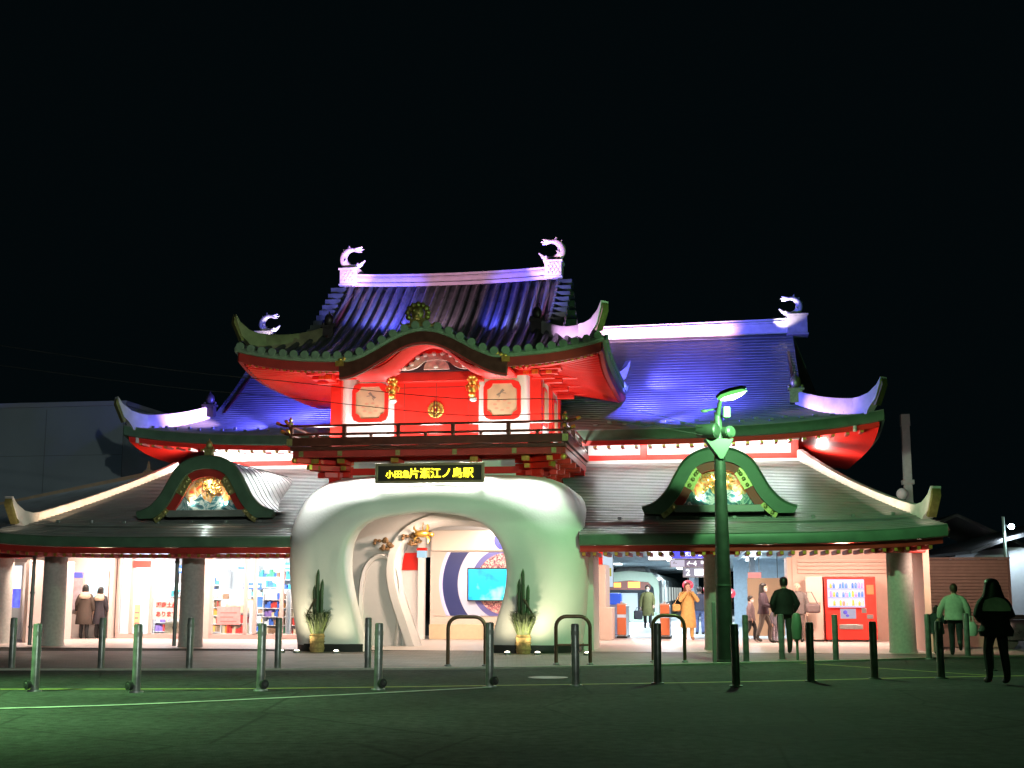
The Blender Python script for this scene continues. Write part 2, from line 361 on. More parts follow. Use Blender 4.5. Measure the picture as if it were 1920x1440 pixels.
def paving_mat():
    m = bpy.data.materials.new('paving_brick'); m.use_nodes = True; nt = m.node_tree; b = nt.nodes['Principled BSDF']
    tc = nt.nodes.new('ShaderNodeTexCoord'); br = nt.nodes.new('ShaderNodeTexBrick'); nt.links.new(tc.outputs['Object'], br.inputs['Vector'])
    br.inputs['Scale'].default_value = 2.6; br.inputs['Color1'].default_value = (.21, .18, .17, 1); br.inputs['Color2'].default_value = (.165, .145, .137, 1)
    br.inputs['Mortar'].default_value = (.09, .085, .08, 1); br.inputs['Mortar Size'].default_value = .012
    n = nt.nodes.new('ShaderNodeTexNoise'); n.inputs['Scale'].default_value = 1.5; n.inputs['Detail'].default_value = 6; nt.links.new(tc.outputs['Object'], n.inputs['Vector'])
    mx = nt.nodes.new('ShaderNodeMix'); mx.data_type = 'RGBA'; mx.blend_type = 'OVERLAY'; mx.inputs[0].default_value = .45
    nt.links.new(br.outputs[0], mx.inputs[6]); nt.links.new(n.outputs[0], mx.inputs[7]); nt.links.new(mx.outputs[2], b.inputs['Base Color'])
    b.inputs['Roughness'].default_value = .62
    bp = nt.nodes.new('ShaderNodeBump'); bp.inputs['Strength'].default_value = .3; bp.inputs['Distance'].default_value = .01
    nt.links.new(br.outputs[1], bp.inputs['Height']); bp.invert = True; nt.links.new(bp.outputs[0], b.inputs['Normal'])
    return m
# edge of the paving runs from (-16,24.6) to (16,29.4), curving back at the right
edge = [(-30, 24.9), (-9.5, 24.7), (-2.7, 24.8), (1.6, 25.6), (4.2, 26.6), (7, 27.6), (10.4, 29.2), (20, 32.5), (34, 37)]
g = MB(); ec = smooth_curve([Vector(p) for p in edge], 60)
g.grid([[(p[0], p[1] + .12, .012) for p in ec], [(p[0], p[1] + 7.5, .012) for p in ec]])
struct('paving', g, paving_mat())
FLOOR = mat('station_floor_tile', (.50, .44, .41), .45, var=.06, scale=4)
g = MB(); g.grid([[W(x, y, .02) for x in (-18, -8, 0, 8, 14.2)] for y in (-.15, 3, 6, 10)])
struct('station_floor', g, FLOOR)
g = MB(); g.grid([[W(x, y, .026) for x in (2.9, 6, 12)] for y in (9.2, 16, 26, 70)])
struct('platform_floor', g, mat('platform_tile', (.46, .50, .52), .4, var=.06, scale=3))
CURB = mat('kerb_stone', (.33, .34, .28), .7, var=.15, scale=6)
g = MB(); o2 = offset2(ec, .12)
g.grid([[(p[0], p[1], .0) for p in ec], [(p[0], p[1], .035) for p in ec], [(p[0], p[1], .035) for p in o2], [(p[0], p[1], 0) for p in o2]])
struct('kerb', g, CURB)
e2 = smooth_curve([Vector(p) for p in [(-30, 19.7), (-7.2, 19.95), (-3.8, 20.1), (0, 20.75), (4, 21.6), (7.4, 22.65), (12, 23.6), (30, 27)]], 60)
YEL = mat('worn_yellow_paint', (.32, .31, .08), .7, var=.3, scale=6); WHP = mat('worn_white_paint', (.42, .42, .40), .7, var=.35, scale=4)
g = MB(); o2 = offset2(e2, .14); g.grid([[(p[0], p[1], .006) for p in e2], [(p[0], p[1], .006) for p in o2]])
struct('yellow_line', g, YEL)
e3 = [Vector((7.2, 28.0)), Vector((8.1, 24.7)), Vector((8.35, 22.9))]
e3 = [Vector((5.9, 27.0)), Vector((7.2, 25.0)), Vector((8.4, 23.1))]
g = MB(); o2 = offset2(e3, .10); g.grid([[(p[0], p[1], .008) for p in e3], [(p[0], p[1], .008) for p in o2]])
struct('yellow_line', g, YEL)
wl = smooth_curve([Vector(p) for p in [(-9, 16.0), (-5.9, 16.9), (-4.4, 17.6), (-2.2, 19.0), (-.3, 20.3)]], 30)
g = MB(); o2 = offset2(wl, .14); g.grid([[(p[0], p[1], .010) for p in wl], [(p[0], p[1], .010) for p in o2]])
struct('white_line', g, WHP)
g = MB(); g.lathe([(0.01, .0), (.33, .0), (.35, .008), (.01, .012)], (.62, 22.6, .002), 24)
tag(g.build('manhole_cover', GRAYM), 'round manhole cover in the dark roadway behind the bollards', 'manhole cover')

# ------------------------------------------------------------------ the station
ST = thing('station_building', 'red and white station with green roofs, a gate tower and a white shell portal', 'station building', (OX, OY, 0), RZ)
TX = -.45                                                     # axis of the tower
# ---- roofs made of overlapping metal courses
def courses(mb, pt, n, cols, lip=.022, mi=0):
    for i in range(n):
        a, b = i / n, (i + 1) / n
        ra = [Vector(pt(c / cols, a)) + Vector((0, 0, lip)) for c in range(cols + 1)]
        rb = [Vector(pt(c / cols, b)) for c in range(cols + 1)]
        r0 = [Vector(pt(c / cols, a)) - Vector((0, 0, .01)) for c in range(cols + 1)]
        mb.grid([r0, ra, rb], mi)
def prof(t): return .62 * t + .38 * t * t
def lift(x, x0, x1, h, p=4):
    s = abs((x - (x0 + x1) / 2) / ((x1 - x0) / 2)); return h * min(1.2, s) ** p

# lower roof: eave at y=-.7, foot of the clerestory at y=7
LX0, LX1 = -11.9, 12.25; LT0, LT1 = -10.1, 9.47
def low_z(x, t): return 2.83 + 2.47 * (.9 * t + .1 * t * t) + lift(x, LX0, LX1, .17, 8) * (1 - t) ** 2
def low_pt(xa0, xb0, xa1, xb1):
    def f(s, t):
        x = (xa0 + (xa1 - xa0) * t) * (1 - s) + (xb0 + (xb1 - xb0) * t) * s
        return (x, -.7 + 7.7 * t, low_z(x, t) + (.04 if t > .11 else 0))
    return f
m = MB(); courses(m, low_pt(3.66, LX1, 2.2, LT1), 46, 30); LR = m.build('lower_roof', COPPER, ST, flat=True)
m = MB(); courses(m, low_pt(LX0, -3.62, LT0, -2.9), 46, 30); LL = m.build('lower_roof', COPPER, ST, flat=True)
# the roof sides: right flank going back, left flank spreading outwards
m = MB()
def flank(sx0, sx1, back):
    return lambda s, t: (sx0 + (sx1 - sx0) * t, -.7 + 7.7 * t + (back - 7.7 * t * .4) * s, low_z(LX1, t))
courses(m, flank(LX1, LT1, 12), 24, 4); m.build('roof_flank', COPPER, LR, flat=True); m = MB()
def left_flank(s, t):
    a = Vector((LX0, -.7, low_z(LX0, 0))).lerp(Vector((LT0, 7, 5.3)), t); b = Vector((-18, 4.5, 2.95)).lerp(Vector((-16.5, 7.4, 4.25)), t)
    return a.lerp(b, s)
courses(m, left_flank, 24, 6)
m.build('roof_flank', COPPER, LL, flat=True)
for xa, xb, pr in ((LX0, -3.62, LL), (3.66, LX1, LR)):
    m = MB()
    xs = [xa + (xb - xa) * i / 30 for i in range(31)]
    # the green rounded eave edge and the underside
    m.grid([[(x, -.62, low_z(x, 0) - .27) for x in xs], [(x, -.74, low_z(x, 0) - .25) for x in xs], [(x, -.76, low_z(x, 0) - .10) for x in xs],
            [(x, -.74, low_z(x, 0) - .02) for x in xs], [(x, -.69, low_z(x, 0) + .015) for x in xs]])
    m.build('eave_fascia', FASCIA, pr)
m = MB(); ys = [-.7 + 10 * i / 12 for i in range(13)]
m.grid([[(LX1 + .01, y, low_z(LX1, 0) - .27) for y in ys], [(LX1 + .06, y, low_z(LX1, 0) - .12) for y in ys], [(LX1, y, low_z(LX1, 0) + .015) for y in ys]]); m.build('eave_fascia', FASCIA, LR); m = MB()
lf = [Vector((LX0, -.7, 0)).lerp(Vector((-18, 4.5, 0)), i / 10) for i in range(11)]
m.grid([[(p[0], p[1], low_z(LX0, 0) - .27) for p in lf], [(p[0] - .05, p[1] - .05, low_z(LX0, 0) - .12) for p in lf], [(p[0], p[1], low_z(LX0, 0) + .015) for p in lf]])
m.build('eave_fascia', FASCIA, LL)
for xa, xb, pr in ((LX0 + .1, -3.62, LL), (3.66, LX1 - .1, LR)):
    m = MB(); xs = [xa + (xb - xa) * i / 24 for i in range(25)]
    m.grid([[(x, -.60, low_z(x, 0) - .275) for x in xs], [(x, -.58, low_z(x, 0) - .42) for x in xs], [(x, .1, low_z(x, 0) - .40) for x in xs], [(x, 1.2, 2.62) for x in xs], [(x, 7, 2.95) for x in xs]])
    m.build('eave_board', REDD, pr)
for xa, xb, pr in ((LX0 + .3, -3.66, LL), (3.75, LX1 - .2, LR)):
    m = MB(); mg = MB(); x = xa
    while x < xb:
        z = low_z(x, 0) - .42; m.box(x - .045, x + .045, -.56, .9, z - .095, z - .003); mg.box(x - .038, x + .038, -.575, -.562, z - .085, z - .013)
        x += .262
    RT = m.build('rafter_row', REDD, pr); mg.build('rafter_caps', GOLD, RT)
# snow guards: small studs on the metal
for xl, pr in (([3.6 + .95 * i for i in range(9)], LR), ([-10.6 + .95 * i for i in range(7)], LL)):
  m = MB()
  for x in xl:
    t = .16; m.box(x - .05, x + .05, -.7 + 7.7 * t - .03, -.7 + 7.7 * t + .03, low_z(x, t) + .05, low_z(x, t) + .13)
  m.build('snow_guards', GRAYM, pr, bevel=.01)
# hip ridges with upturned ends
def hip_ridge(parent, p0, p1, sag, h0, h1, tip_dir, tip, m_main, wid=.20, name='hip_ridge', label=None):
    p0, p1 = Vector(p0), Vector(p1); n = 16; mb = MB(); rows = []
    side = (p1 - p0).cross(Vector((0, 0, 1))).normalized()
    for i in range(n + 1):
        t = i / n; c = p0.lerp(p1, t) - Vector((0, 0, sag * 4 * t * (1 - t))); h = h0 + (h1 - h0) * t
        rows.append([c - side * wid / 2 + Vector((0, 0, -.05)), c - side * wid / 2 + Vector((0, 0, h)), c - side * wid * .35 + Vector((0, 0, h + .05)), c + side * wid * .35 + Vector((0, 0, h + .05)), c + side * wid / 2 + Vector((0, 0, h)), c + side * wid / 2 + Vector((0, 0, -.05))])
    mb.grid(rows); mb.face(rows[0]); mb.face(rows[-1][::-1])
    o = mb.build(name, m_main, parent, label=label)
    # the end tile: a fin that sweeps up, cut in a wave below
    d = Vector(tip_dir).normalized(); c = p1; mb = MB(); w = wid * .62
    L, Hh = tip
    prof_ = [(0, -.04), (.45 * L, -.10), (.52 * L, .02), (.62 * L, h1 * .30), (.80 * L, h1 * .62), (.98 * L, h1 + Hh * .55), (1.02 * L, h1 + Hh), (.86 * L, h1 + Hh * .55), (.55 * L, h1 + Hh * .16), (.25 * L, h1 + .03), (0, h1 + .045)]
    a = [c + d * u - side * w + Vector((0, 0, v)) for u, v in prof_]; b = [c + d * u + side * w + Vector((0, 0, v)) for u, v in prof_]
    mb.face(a); mb.face(b[::-1]); mb.grid([a + a[:1], b + b[:1]])
    mb.build('ridge_tip', m_main, o)
    # brass end cap behind the fin
    mb = MB(); e = c + d * (L * .70); pr = [(0, h1 * .3), (.08 * L, h1 * .2), (.36 * L, h1 + Hh * .45), (.34 * L, h1 + Hh * .86), (.22 * L, h1 + Hh * .5)]
    a = [e + d * u - side * w * .8 + Vector((0, 0, v)) for u, v in pr]; b = [e + d * u + side * w * .8 + Vector((0, 0, v)) for u, v in pr]
    mb.face(a); mb.face(b[::-1]); mb.grid([a + a[:1], b + b[:1]]); mb.build('end_cap', mat('olive_bronze', (.17, .15, .05), .5, metal=.4, var=.25, scale=12), o)
    return o
hip_ridge(ST, (LT1, 6.9, 5.33), (11.75, .6, 3.13), .17, .24, .38, (1, -2.6, .0), (.95, .42), RIDGE, .22)
hip_ridge(ST, (LT0, 6.9, 5.24), (-11.35, .7, 3.15), .10, .24, .38, (-.6, -2.6, .0), (1.0, .42), RIDGE, .22)
m = MB(); m.bar((LT0 - .1, 7.1, 5.3), (-17, 7.6, 4.15), .22, .22); m.build('side_ridge', mat('dull_bronze_ridge', (.30, .20, .11), .55, var=.2, scale=4), ST)

# ---- clerestory
for x0, x1, e in ((2.3, 9.3, .12), (-9.0, -3.1, -.1)):
    CL = MB().box(x0, x1, 7.0, 7.15, 5.1, 6.35).build('clerestory_wall', PLASTER, ST)
    a, b = min(x0, x0 + e), max(x1, x1 + e); MB().box(a, b, 6.93, 6.997, 5.37, 5.54).build('sill_rail', RED, CL, bevel=.008)
    MB().box(a, b, 6.80, 6.926, 5.27, 5.36).build('base_flashing', RIDGE, CL, bevel=.008)
    if x0 > 0: CR = CL
for x in (9.30, 4.83, -8.98, -5.97):
    MB().box(x - .11, x + .11, 6.90, 6.925, 5.365, 6.1).build('post', RED, CR if x > 0 else CL, bevel=.006)
MB().box(9.30, 9.42, 7.0, 13, 5.1, 6.3).build('side_wall', PLASTER, CR)
MB().box(-9.1, -9.0, 7.0, 13, 5.1, 6.3).build('side_wall', PLASTER, CL)
for x0, x1 in ((3.4, 6.4), (6.5, 9.4), (-8.9, -6.5), (-6.4, -3.6)): MB().box(x0, x1, 6.02, 6.40, 5.845, 5.90).build('light_trough', ALU, CR if x0 > 0 else CL, bevel=.006)

# ---- main roof
MX0, MX1, MY0, MYR = -11.1, 11.7, 5.2, 11.0; G0, G1 = -9.0, 9.62
def main_z(x, t): return 6.10 + 3.82 * prof(t) + lift(x, MX0, MX1, .42, 5) * max(0, 1 - t / .31) ** 1.5
TH = .31
def main_pt(left, right):
    def f(s, t):
        k = min(1, t / TH)
        xa = MX0 + (G0 - MX0) * k if left is None else left; xb = MX1 + (G1 - MX1) * k if right is None else right
        x = xa + (xb - xa) * s; return (x, MY0 + (MYR - MY0) * t, main_z(x, t))
    return f
m = MB(); courses(m, main_pt(2.45, None), 40, 36, .02); courses(m, main_pt(None, -3.2), 40, 30, .02)      # one roof, welded over the tower's back
# behind the tower
def mid_pt(s, t):
    x = -3.2 + 5.65 * s; t = .1 + .9 * t; return (x, MY0 + (MYR - MY0) * t, main_z(x, t))
courses(m, mid_pt, 24, 4, .02)
# hips and back slope
def hip(sx, gx):
    def f(s, t):
        k = t; y0 = MY0 + (MYR - MY0) * TH * k; y1 = 2 * MYR - y0; xx = sx + (gx - sx) * k
        return (xx, y0 + (y1 - y0) * s, main_z(sx if False else xx, TH * k) if s in (0, 1) else 6.1 + 3.82 * prof(TH * k) + (lift(xx, MX0, MX1, .42, 5) * abs(2 * s - 1) ** 4) * max(0, 1 - k) ** 1.5)
    return f
courses(m, hip(MX1, G1), 12, 14, .02); courses(m, hip(MX0, G0), 12, 14, .02)
m.grid([[(x, MYR, 9.92) for x in (G0, G1)], [(x, 2 * MYR - MY0, 6.1) for x in (MX0, MX1)]])
MR = m.build('main_roof', COPPER, ST, flat=True)
for gx in (G1 - .25, G0 + .25):
    MB().prism([(MY0 + 1.8, 6.95), (2 * MYR - MY0 - 1.8, 6.95), (MYR, 9.8)], gx, gx + .08, axis='x').build('gable_wall', BROWN, MR)
def eave_band(mb, x0, x1, y, dy, zt, zb, n=28, zf=None):
    xs = [x0 + (x1 - x0) * i / n for i in range(n + 1)]
    mb.grid([[(x, y + dy, zf(x) + zb) for x in xs], [(x, y, zf(x) + zb + .02) for x in xs], [(x, y - .02, zf(x) + (zt + zb) / 2) for x in xs], [(x, y, zf(x) + zt) for x in xs], [(x, y + dy, zf(x) + zt + .01) for x in xs]])
m = MB(); mz = lambda x: main_z(x, 0)
eave_band(m, MX0, -3.4, MY0, .1, -.005, -.30, 28, mz); m.build('eave_fascia', FASCIA, MR); m = MB(); eave_band(m, 3.0, MX1, MY0, .1, -.005, -.30, 28, mz); m.build('eave_fascia', FASCIA, MR)
for sx, s in ((MX1, 1), (MX0, -1)):
    m = MB(); ys = [MY0 + 11.6 * i / 20 for i in range(21)]
    zz = lambda y: 6.1 + .42 * (abs((y - MYR) / 5.8)) ** 5
    m.grid([[(sx - s * .05, y, zz(y) - .30) for y in ys], [(sx + s * .02, y, zz(y) - .28) for y in ys], [(sx + s * .03, y, zz(y) - .15) for y in ys], [(sx, y, zz(y)) for y in ys]])
    m.build('eave_fascia', FASCIA, MR)
      # red underside: from the eave edge to the clerestory, mitred at the corners
for x0, x1, wx0, wx1 in ((MX0 + .12, -3.4, -9.1, -3.4), (3.0, MX1 - .12, 3.0, 9.42)):
    m = MB(); n = 26; a = [x0 + (x1 - x0) * i / n for i in range(n + 1)]; w = [wx0 + (wx1 - wx0) * i / n for i in range(n + 1)]
    m.grid([[(x, MY0 + .10, mz(x) - .28) for x in a], [(x, MY0 + .14, mz(x) - .44) for x in a], [(x + (v - x) * .1, MY0 + .3, mz(x) - .40) for x, v in zip(a, w)], [(v, 6.99, 6.02) for v in w]])
    m.build('soffit', RED, MR)
for sx, wx, s in ((MX1, 9.42, 1), (MX0, -9.1, -1)):
    m = MB(); n = 20; ys = [MY0 + .12 + 11.4 * i / n for i in range(n + 1)]; yw = [7 + 8 * i / n for i in range(n + 1)]
    zz = lambda y: 6.1 + .42 * (abs((y - MYR) / 5.8)) ** 5
    m.grid([[(sx - s * .1, y, zz(y) - .28) for y in ys], [(sx - s * .14, y, zz(y) - .44) for y in ys], [(sx - s * .3, y, zz(y) - .40) for y in ys], [(wx, y, 6.02) for y in yw]])
    m.build('soffit', RED, MR)
for xa, xb in ((MX0 + .5, -3.5), (3.1, MX1 - .3)):
    m = MB(); mg = MB(); x = xa
    while x < xb:
        z = mz(x) - .44; m.box(x - .05, x + .05, MY0 + .16, MY0 + .7, z - .07, z - .004); mg.box(x - .042, x + .042, MY0 + .147, MY0 + .158, z - .064, z - .014)
        x += .40
    RT = m.build('rafter_row', REDD, MR); mg.build('rafter_caps', GOLD, RT)
m = MB()
for i in range(9):
    for k in range(2):
        x = 3.5 + .85 * i + .4 * k; t = .06 + .035 * k; m.box(x - .07, x + .07, MY0 + 5.8 * t - .03, MY0 + 5.8 * t + .03, main_z(x, t) + .02, main_z(x, t) + .09)
        x = -10.3 + .75 * i + .35 * k; m.box(x - .05, x + .05, MY0 + 5.8 * t - .03, MY0 + 5.8 * t + .03, main_z(x, t) + .02, main_z(x, t) + .09)
m.build('snow_guards', GRAYM, MR, bevel=.01)
for x in (10.9, -10.7):
    MB().tube([(x, MY0 + .12, mz(x) - .46), (x, MY0 + .12, mz(x) - .12)], .055, 10).build('rain_head', ALU, MR)
# ridge of the main roof
m = MB(); n = 20; x0, x1 = -8.95, 9.5
def rz(x): return 9.88 + .10 * abs((x - .3) / 9.3) ** 2
for (za, zb, w) in ((0, .30, .34), (.30, .36, .44), (.36, .46, .30)):
    xs = [x0 + (x1 - x0) * i / n for i in range(n + 1)]
    m.grid([[(x, MYR - w / 2, rz(x) + za) for x in xs], [(x, MYR - w / 2, rz(x) + zb) for x in xs], [(x, MYR + w / 2, rz(x) + zb) for x in xs], [(x, MYR + w / 2, rz(x) + za) for x in xs]])
RG = m.build('ridge', RIDGE, MR)
# fish ornament: a body bent in a crescent, forked tail up, head down
def fish(parent, x, y, z, s, sc, name='fish_finial'):
    """C-shaped fish: back turned outwards (s), head low and tail high, both pointing inwards"""
    m = MB(); pts = []; rr = []; cx, cz, r = x - s * sc * .02, z + sc * .36, .27 * sc
    for i in range(25):
        t = i / 24; a = R(-62 - 230 * t); pts.append((cx - s * r * math.cos(a), y, cz + r * math.sin(a)))
        rr.append(sc * (.035 + .085 * math.sin(math.pi * min(1, .12 + .88 * t)) ** .8))
    m.tube(pts, rr, 12, sx=1, sy=1)
    h = pts[0]     # head with an open mouth, lip turned up
    m.tube([pts[1], (h[0] - s * sc * .12, y, h[2] + sc * .03), (h[0] - s * sc * .27, y, h[2] + sc * .17)], [sc * .075, sc * .06, sc * .02], 8)
    m.tube([pts[1], (h[0] - s * sc * .10, y, h[2] - sc * .02), (h[0] - s * sc * .20, y, h[2] + sc * .05)], [sc * .06, sc * .04, sc * .015], 8)
    for q in (-.07, .07): m.ball((h[0] - s * sc * .06, y + q * sc, h[2] + sc * .06), sc * .03)
    t = pts[-1]    # forked tail fan
    for dz, dx in ((.10, .20), (.02, .25), (-.06, .20)): m.tube([pts[-2], (t[0] - s * sc * dx * .5, y, t[2] + sc * dz * .6), (t[0] - s * sc * dx, y, t[2] + sc * dz)], [sc * .055, sc * .045, sc * .01], 6)
    for i in range(5, 22, 3):     # fins along the back
        p = Vector(pts[i]); d = (p - Vector((cx, y, cz))).normalized(); m.tube([p + d * sc * .07, p + d * sc * .12 + Vector((0, 0, sc * .03))], [sc * .05, sc * .012], 6)
    for q in (-1, 1): m.tube([(cx + s * r * .8, y + q * sc * .08, cz - r * .4), (cx + s * r * .5, y + q * sc * .2, cz - r * .2)], [sc * .05, sc * .012], 6)
    m.box(x - sc * .16, x + sc * .16, y - sc * .08, y + sc * .08, z - .02, z + sc * .06)
    return m.build(name, mat('silvered_fish', (.74, .70, .68), .35, metal=.3, var=.15, scale=14), parent)
def ridge_block(parent, x0, x1, y0, y1, z0, z1, mm):
    b = MB().box(x0, x1, y0, y1, z0, z1).box(x0 - .04, x1 + .04, y0 - .04, y1 + .04, z1 + .001, z1 + .06).box(x0 - .03, x1 + .03, y0 - .03, y1 + .03, z0 - .05, z0 - .001).build('ridge_block', mm, parent, bevel=.01)
    return b
def scale_plate(parent, x0, x1, y, z0, z1, nx, nz):
    m = MB(); dx = (x1 - x0) / nx; dz = (z1 - z0) / nz
    for j in range(nz):
        for i in range(nx - (j % 2)):
            cx = x0 + dx * (i + .5 + .5 * (j % 2)); cz = z0 + dz * (j + .5)
            m.prism([(cx + dx * .42 * math.cos(a), cz + dz * .46 * math.sin(a)) for a in [2 * math.pi * k / 8 for k in range(8)]], y - .03, y)
    m.build('scale_relief', RIDGE, parent)
b = ridge_block(MR, 9.45, 10.1, MYR - .28, MYR + .28, 9.9, 10.5, mat('grey_ridge_block', (.30, .28, .24), .55, var=.15, scale=6)); fish(MR, 9.62, MYR, 10.5, 1, 1.0)
b = ridge_block(MR, -9.1, -8.5, MYR - .28, MYR + .28, 9.9, 10.5, MATS['grey_ridge_block']); fish(MR, -8.62, MYR, 10.5, -1, 1.0)
hr1 = hip_ridge(MR, (9.45, 7.0, 7.03), (11.0, 5.55, 6.45), .08, .32, .42, (1, -.95, .18), (.95, .42), RIDGE, .24)
hr2 = hip_ridge(MR, (-9.1, 7.0, 6.98), (-10.55, 5.55, 6.42), .08, .32, .42, (-1, -.95, .18), (.95, .42), RIDGE, .24)
def knob(parent, x, y, z, sc=1., mm=None):
    m = MB(); m.box(x - .17 * sc, x + .17 * sc, y - .12 * sc, y + .12 * sc, z, z + .34 * sc); m.box(x - .22 * sc, x + .22 * sc, y - .14 * sc, y + .14 * sc, z + .34 * sc, z + .40 * sc)
    m.ball((x, y, z + .58 * sc), .15 * sc, .13 * sc, .19 * sc); m.tube([(x, y, z + .70 * sc), (x, y, z + .85 * sc)], [.05 * sc, .01], 6)
    m.ball((x - .17 * sc, y, z + .46 * sc), .05 * sc); m.ball((x + .17 * sc, y, z + .46 * sc), .05 * sc)
    return m.build('ridge_ornament', mm or BRASS, parent)
knob(MR, 9.40, 6.95, 7.02, 1.1); knob(MR, -9.05, 6.95, 6.98, 1.0, mat('dark_bronze', (.06, .05, .05), .4, metal=.5, var=.2))

# ---- dormers with a curved gable on the lower roof
PAINT = ramp_mat('painted_relief', [(.30, (.70, .10, .06)), (.42, (.78, .42, .10)), (.52, (.85, .70, .45)), (.60, (.75, .22, .10)), (.72, (.80, .50, .14))], scale=3.4, rough=.45, distort=1.2)
SEA = ramp_mat('painted_waves', [(.34, (.02, .05, .08)), (.45, (.03, .22, .28)), (.53, (.60, .74, .76)), (.60, (.04, .26, .34)), (.72, (.75, .82, .82))], scale=3.0, rough=.5, distort=1.6)
def dormer(cx, green):
    out = [(-1.90, .03), (-1.72, .08), (-1.50, .20), (-1.24, .48), (-1.03, .85), (-.80, 1.21), (-.44, 1.43), (0, 1.50)]
    out = out + [(-x, z) for x, z in out[-2::-1]]
    z0 = 3.47; y0 = .60
    oc = smooth_curve([Vector((cx + x, z0 + z)) for x, z in out], 61)
    # left-hand normal of a left-to-right curve points up, so go down with negative offset
    ic = offset2(oc, -.29); ic = [Vector((p[0], max(p[1], z0 - .10))) for p in ic]
    ic2 = offset2(oc, -.50); ic2 = [Vector((p[0], max(p[1], z0 - .06))) for p in ic2]
    m = MB(); m.ring(ic, oc, y0 - .22, y0 + .06); D = m.build('roof_dormer', FASCIA, ST, label=None)
    # rounded top rib along the front edge
    m = MB(); m.tube([(p[0], y0 - .16, p[1] + .02) for p in oc], .055, 8); m.build('edge_roll', FASCIA, D)
    # roof running back into the main slope
    m = MB(); n = 16
    for i in range(n):
        a, b = y0 + .06 + 6.2 * i / n, y0 + .06 + 6.2 * (i + 1) / n
        ra = [(cx + (p[0] - cx) * (1 + .0 * a), a, p[1] + .02) for p in oc]; rb = [(p[0], b, p[1]) for p in oc]; r0 = [(p[0], a, p[1] - .01) for p in oc]
        m.grid([r0, ra, rb])
    m.build('dormer_roof', COPPER, D, flat=True)
    inner = [p for p in ic2 if p[1] > z0 + .0]
    # red barge board set back, with openwork brass fittings
    ic3 = offset2(oc, -.50); k0, k1 = 11, 50
    m = MB(); m.ring(ic3[7:54], ic[7:54], y0 - .10, y0 + .0); m.build('barge_board', REDD, D)
    def plate(ks, d0, d1, nm):
        a = offset2(oc, -d0); b = offset2(oc, -d1); mb = MB()
        mb.ring([b[k] for k in ks], [a[k] for k in ks], y0 - .135, y0 - .103)
        for k in ks[1:-1:2]:
            c = a[k].lerp(b[k], .5); mb.ball((c[0], y0 - .14, c[1]), .055, .03, .055, 8)
        f = mb.build(nm, BRASS, D)
    plate(list(range(13, 22)), .28, .52, 'brass_fitting'); plate(list(range(39, 48)), .28, .52, 'brass_fitting')
    plate(list(range(4, 9)), .28, .42, 'brass_fitting'); plate(list(range(52, 57)), .28, .42, 'brass_fitting')
    # painted panel behind
    pc = offset2(oc, -.42); pts = [p for p in pc if p[1] > z0 + .30 and abs(p[0] - cx) < 1.2]
    px = sorted(pts, key=lambda p: p[0])
    m = MB(); poly = [Vector((px[0][0], z0 + .25))] + px + [Vector((px[-1][0], z0 + .25))]
    m.prism(poly, y0 + .12, y0 + .18); P = m.build('picture_panel', PAINT, D)
    mm = MB()      # carved cloud and scale swirls in gold
    rnd = random.Random(int(cx * 10))
    for i in range(16):
        a0 = rnd.uniform(0, 6.28); ccx = cx + rnd.uniform(-.38, .38); ccz = z0 + rnd.uniform(.50, .98); r0 = rnd.uniform(.06, .13)
        mm.tube([(ccx + r0 * (1 - .05 * k) * math.cos(a0 + .5 * k), y0 + .10, ccz + r0 * (1 - .05 * k) * math.sin(a0 + .5 * k)) for k in range(10)], [.03 - .002 * k for k in range(10)], 6)
    mm.build('gold_relief', mat('gold_paint', (.80, .48, .14), .3, metal=.6, var=.2), P)
    xs = [cx - .88 + 1.76 * i / 24 for i in range(25)]
    top = [z0 + .42 + .10 * math.sin(i * .9) + .05 * math.sin(i * 2.3) for i in range(25)]
    mm = MB(); mm.prism([(xs[0] - .1, z0 + .12)] + list(zip(xs, top)) + [(xs[-1] + .1, z0 + .12)], y0 + .03, y0 + .10); mm.build('wave_relief', SEA, P)
    m = MB(); m.box(cx - 1.1, cx + 1.1, y0 - .12, y0 + .11, z0 - .06, z0 + .12); m.build('sill_board', COPPER, D, bevel=.01)
    knob(D, cx, y0 - .02, z0 + 1.50, .62, BRASS)
    l = spot('dormer_lamp', (cx, y0 - .04, z0 + .93), (cx + .1, y0 + .2, z0 + .2), 26, (1, .78, .55), 165, .9, .03)
    spot('dormer_lamp', (cx + .55, y0 - .02, z0 + .30), (cx - .1, y0 + .25, z0 + .62), 20, (1, .85, .68), 150, .9, .03)
    spot('dormer_lamp', (cx - .55, y0 - .02, z0 + .30), (cx + .1, y0 + .25, z0 + .62), 20, (1, .85, .68), 150, .9, .03)
    spot('dormer_lamp', (cx, y0 - .15, z0 + .04), (cx, y0 - .9, z0 - .6), 22, (.85, 1, .92), 130, .8, .03)
    return D
dormer(7.02, True); dormer(-6.40, False)

# ------------------------------------------------------------------ gate tower
TW0, TW1, TY0, TY1 = -3.15, 2.40, 1.3, 5.6
m = MB(); m.box(TW0, TW1, TY0, TY1, 4.0, 7.5)
TWL = m.build('tower_wall', PLASTER, ST)
def post(x, y, z0, z1, w=.24):
    MB().box(x - w / 2, x + w / 2, y - w / 2, y + w / 2, z0, z1).build('post', RED, TWL, bevel=.012)
for x in (TW0 + .06, TW1 - .06): post(x, TY0, 4.3, 7.35, .30); post(x, TY1, 4.3, 7.3, .26)
post(TW1 + .0, 3.45, 5.2, 7.3, .20); post(TW0 - .0, 3.45, 5.2, 7.3, .20)
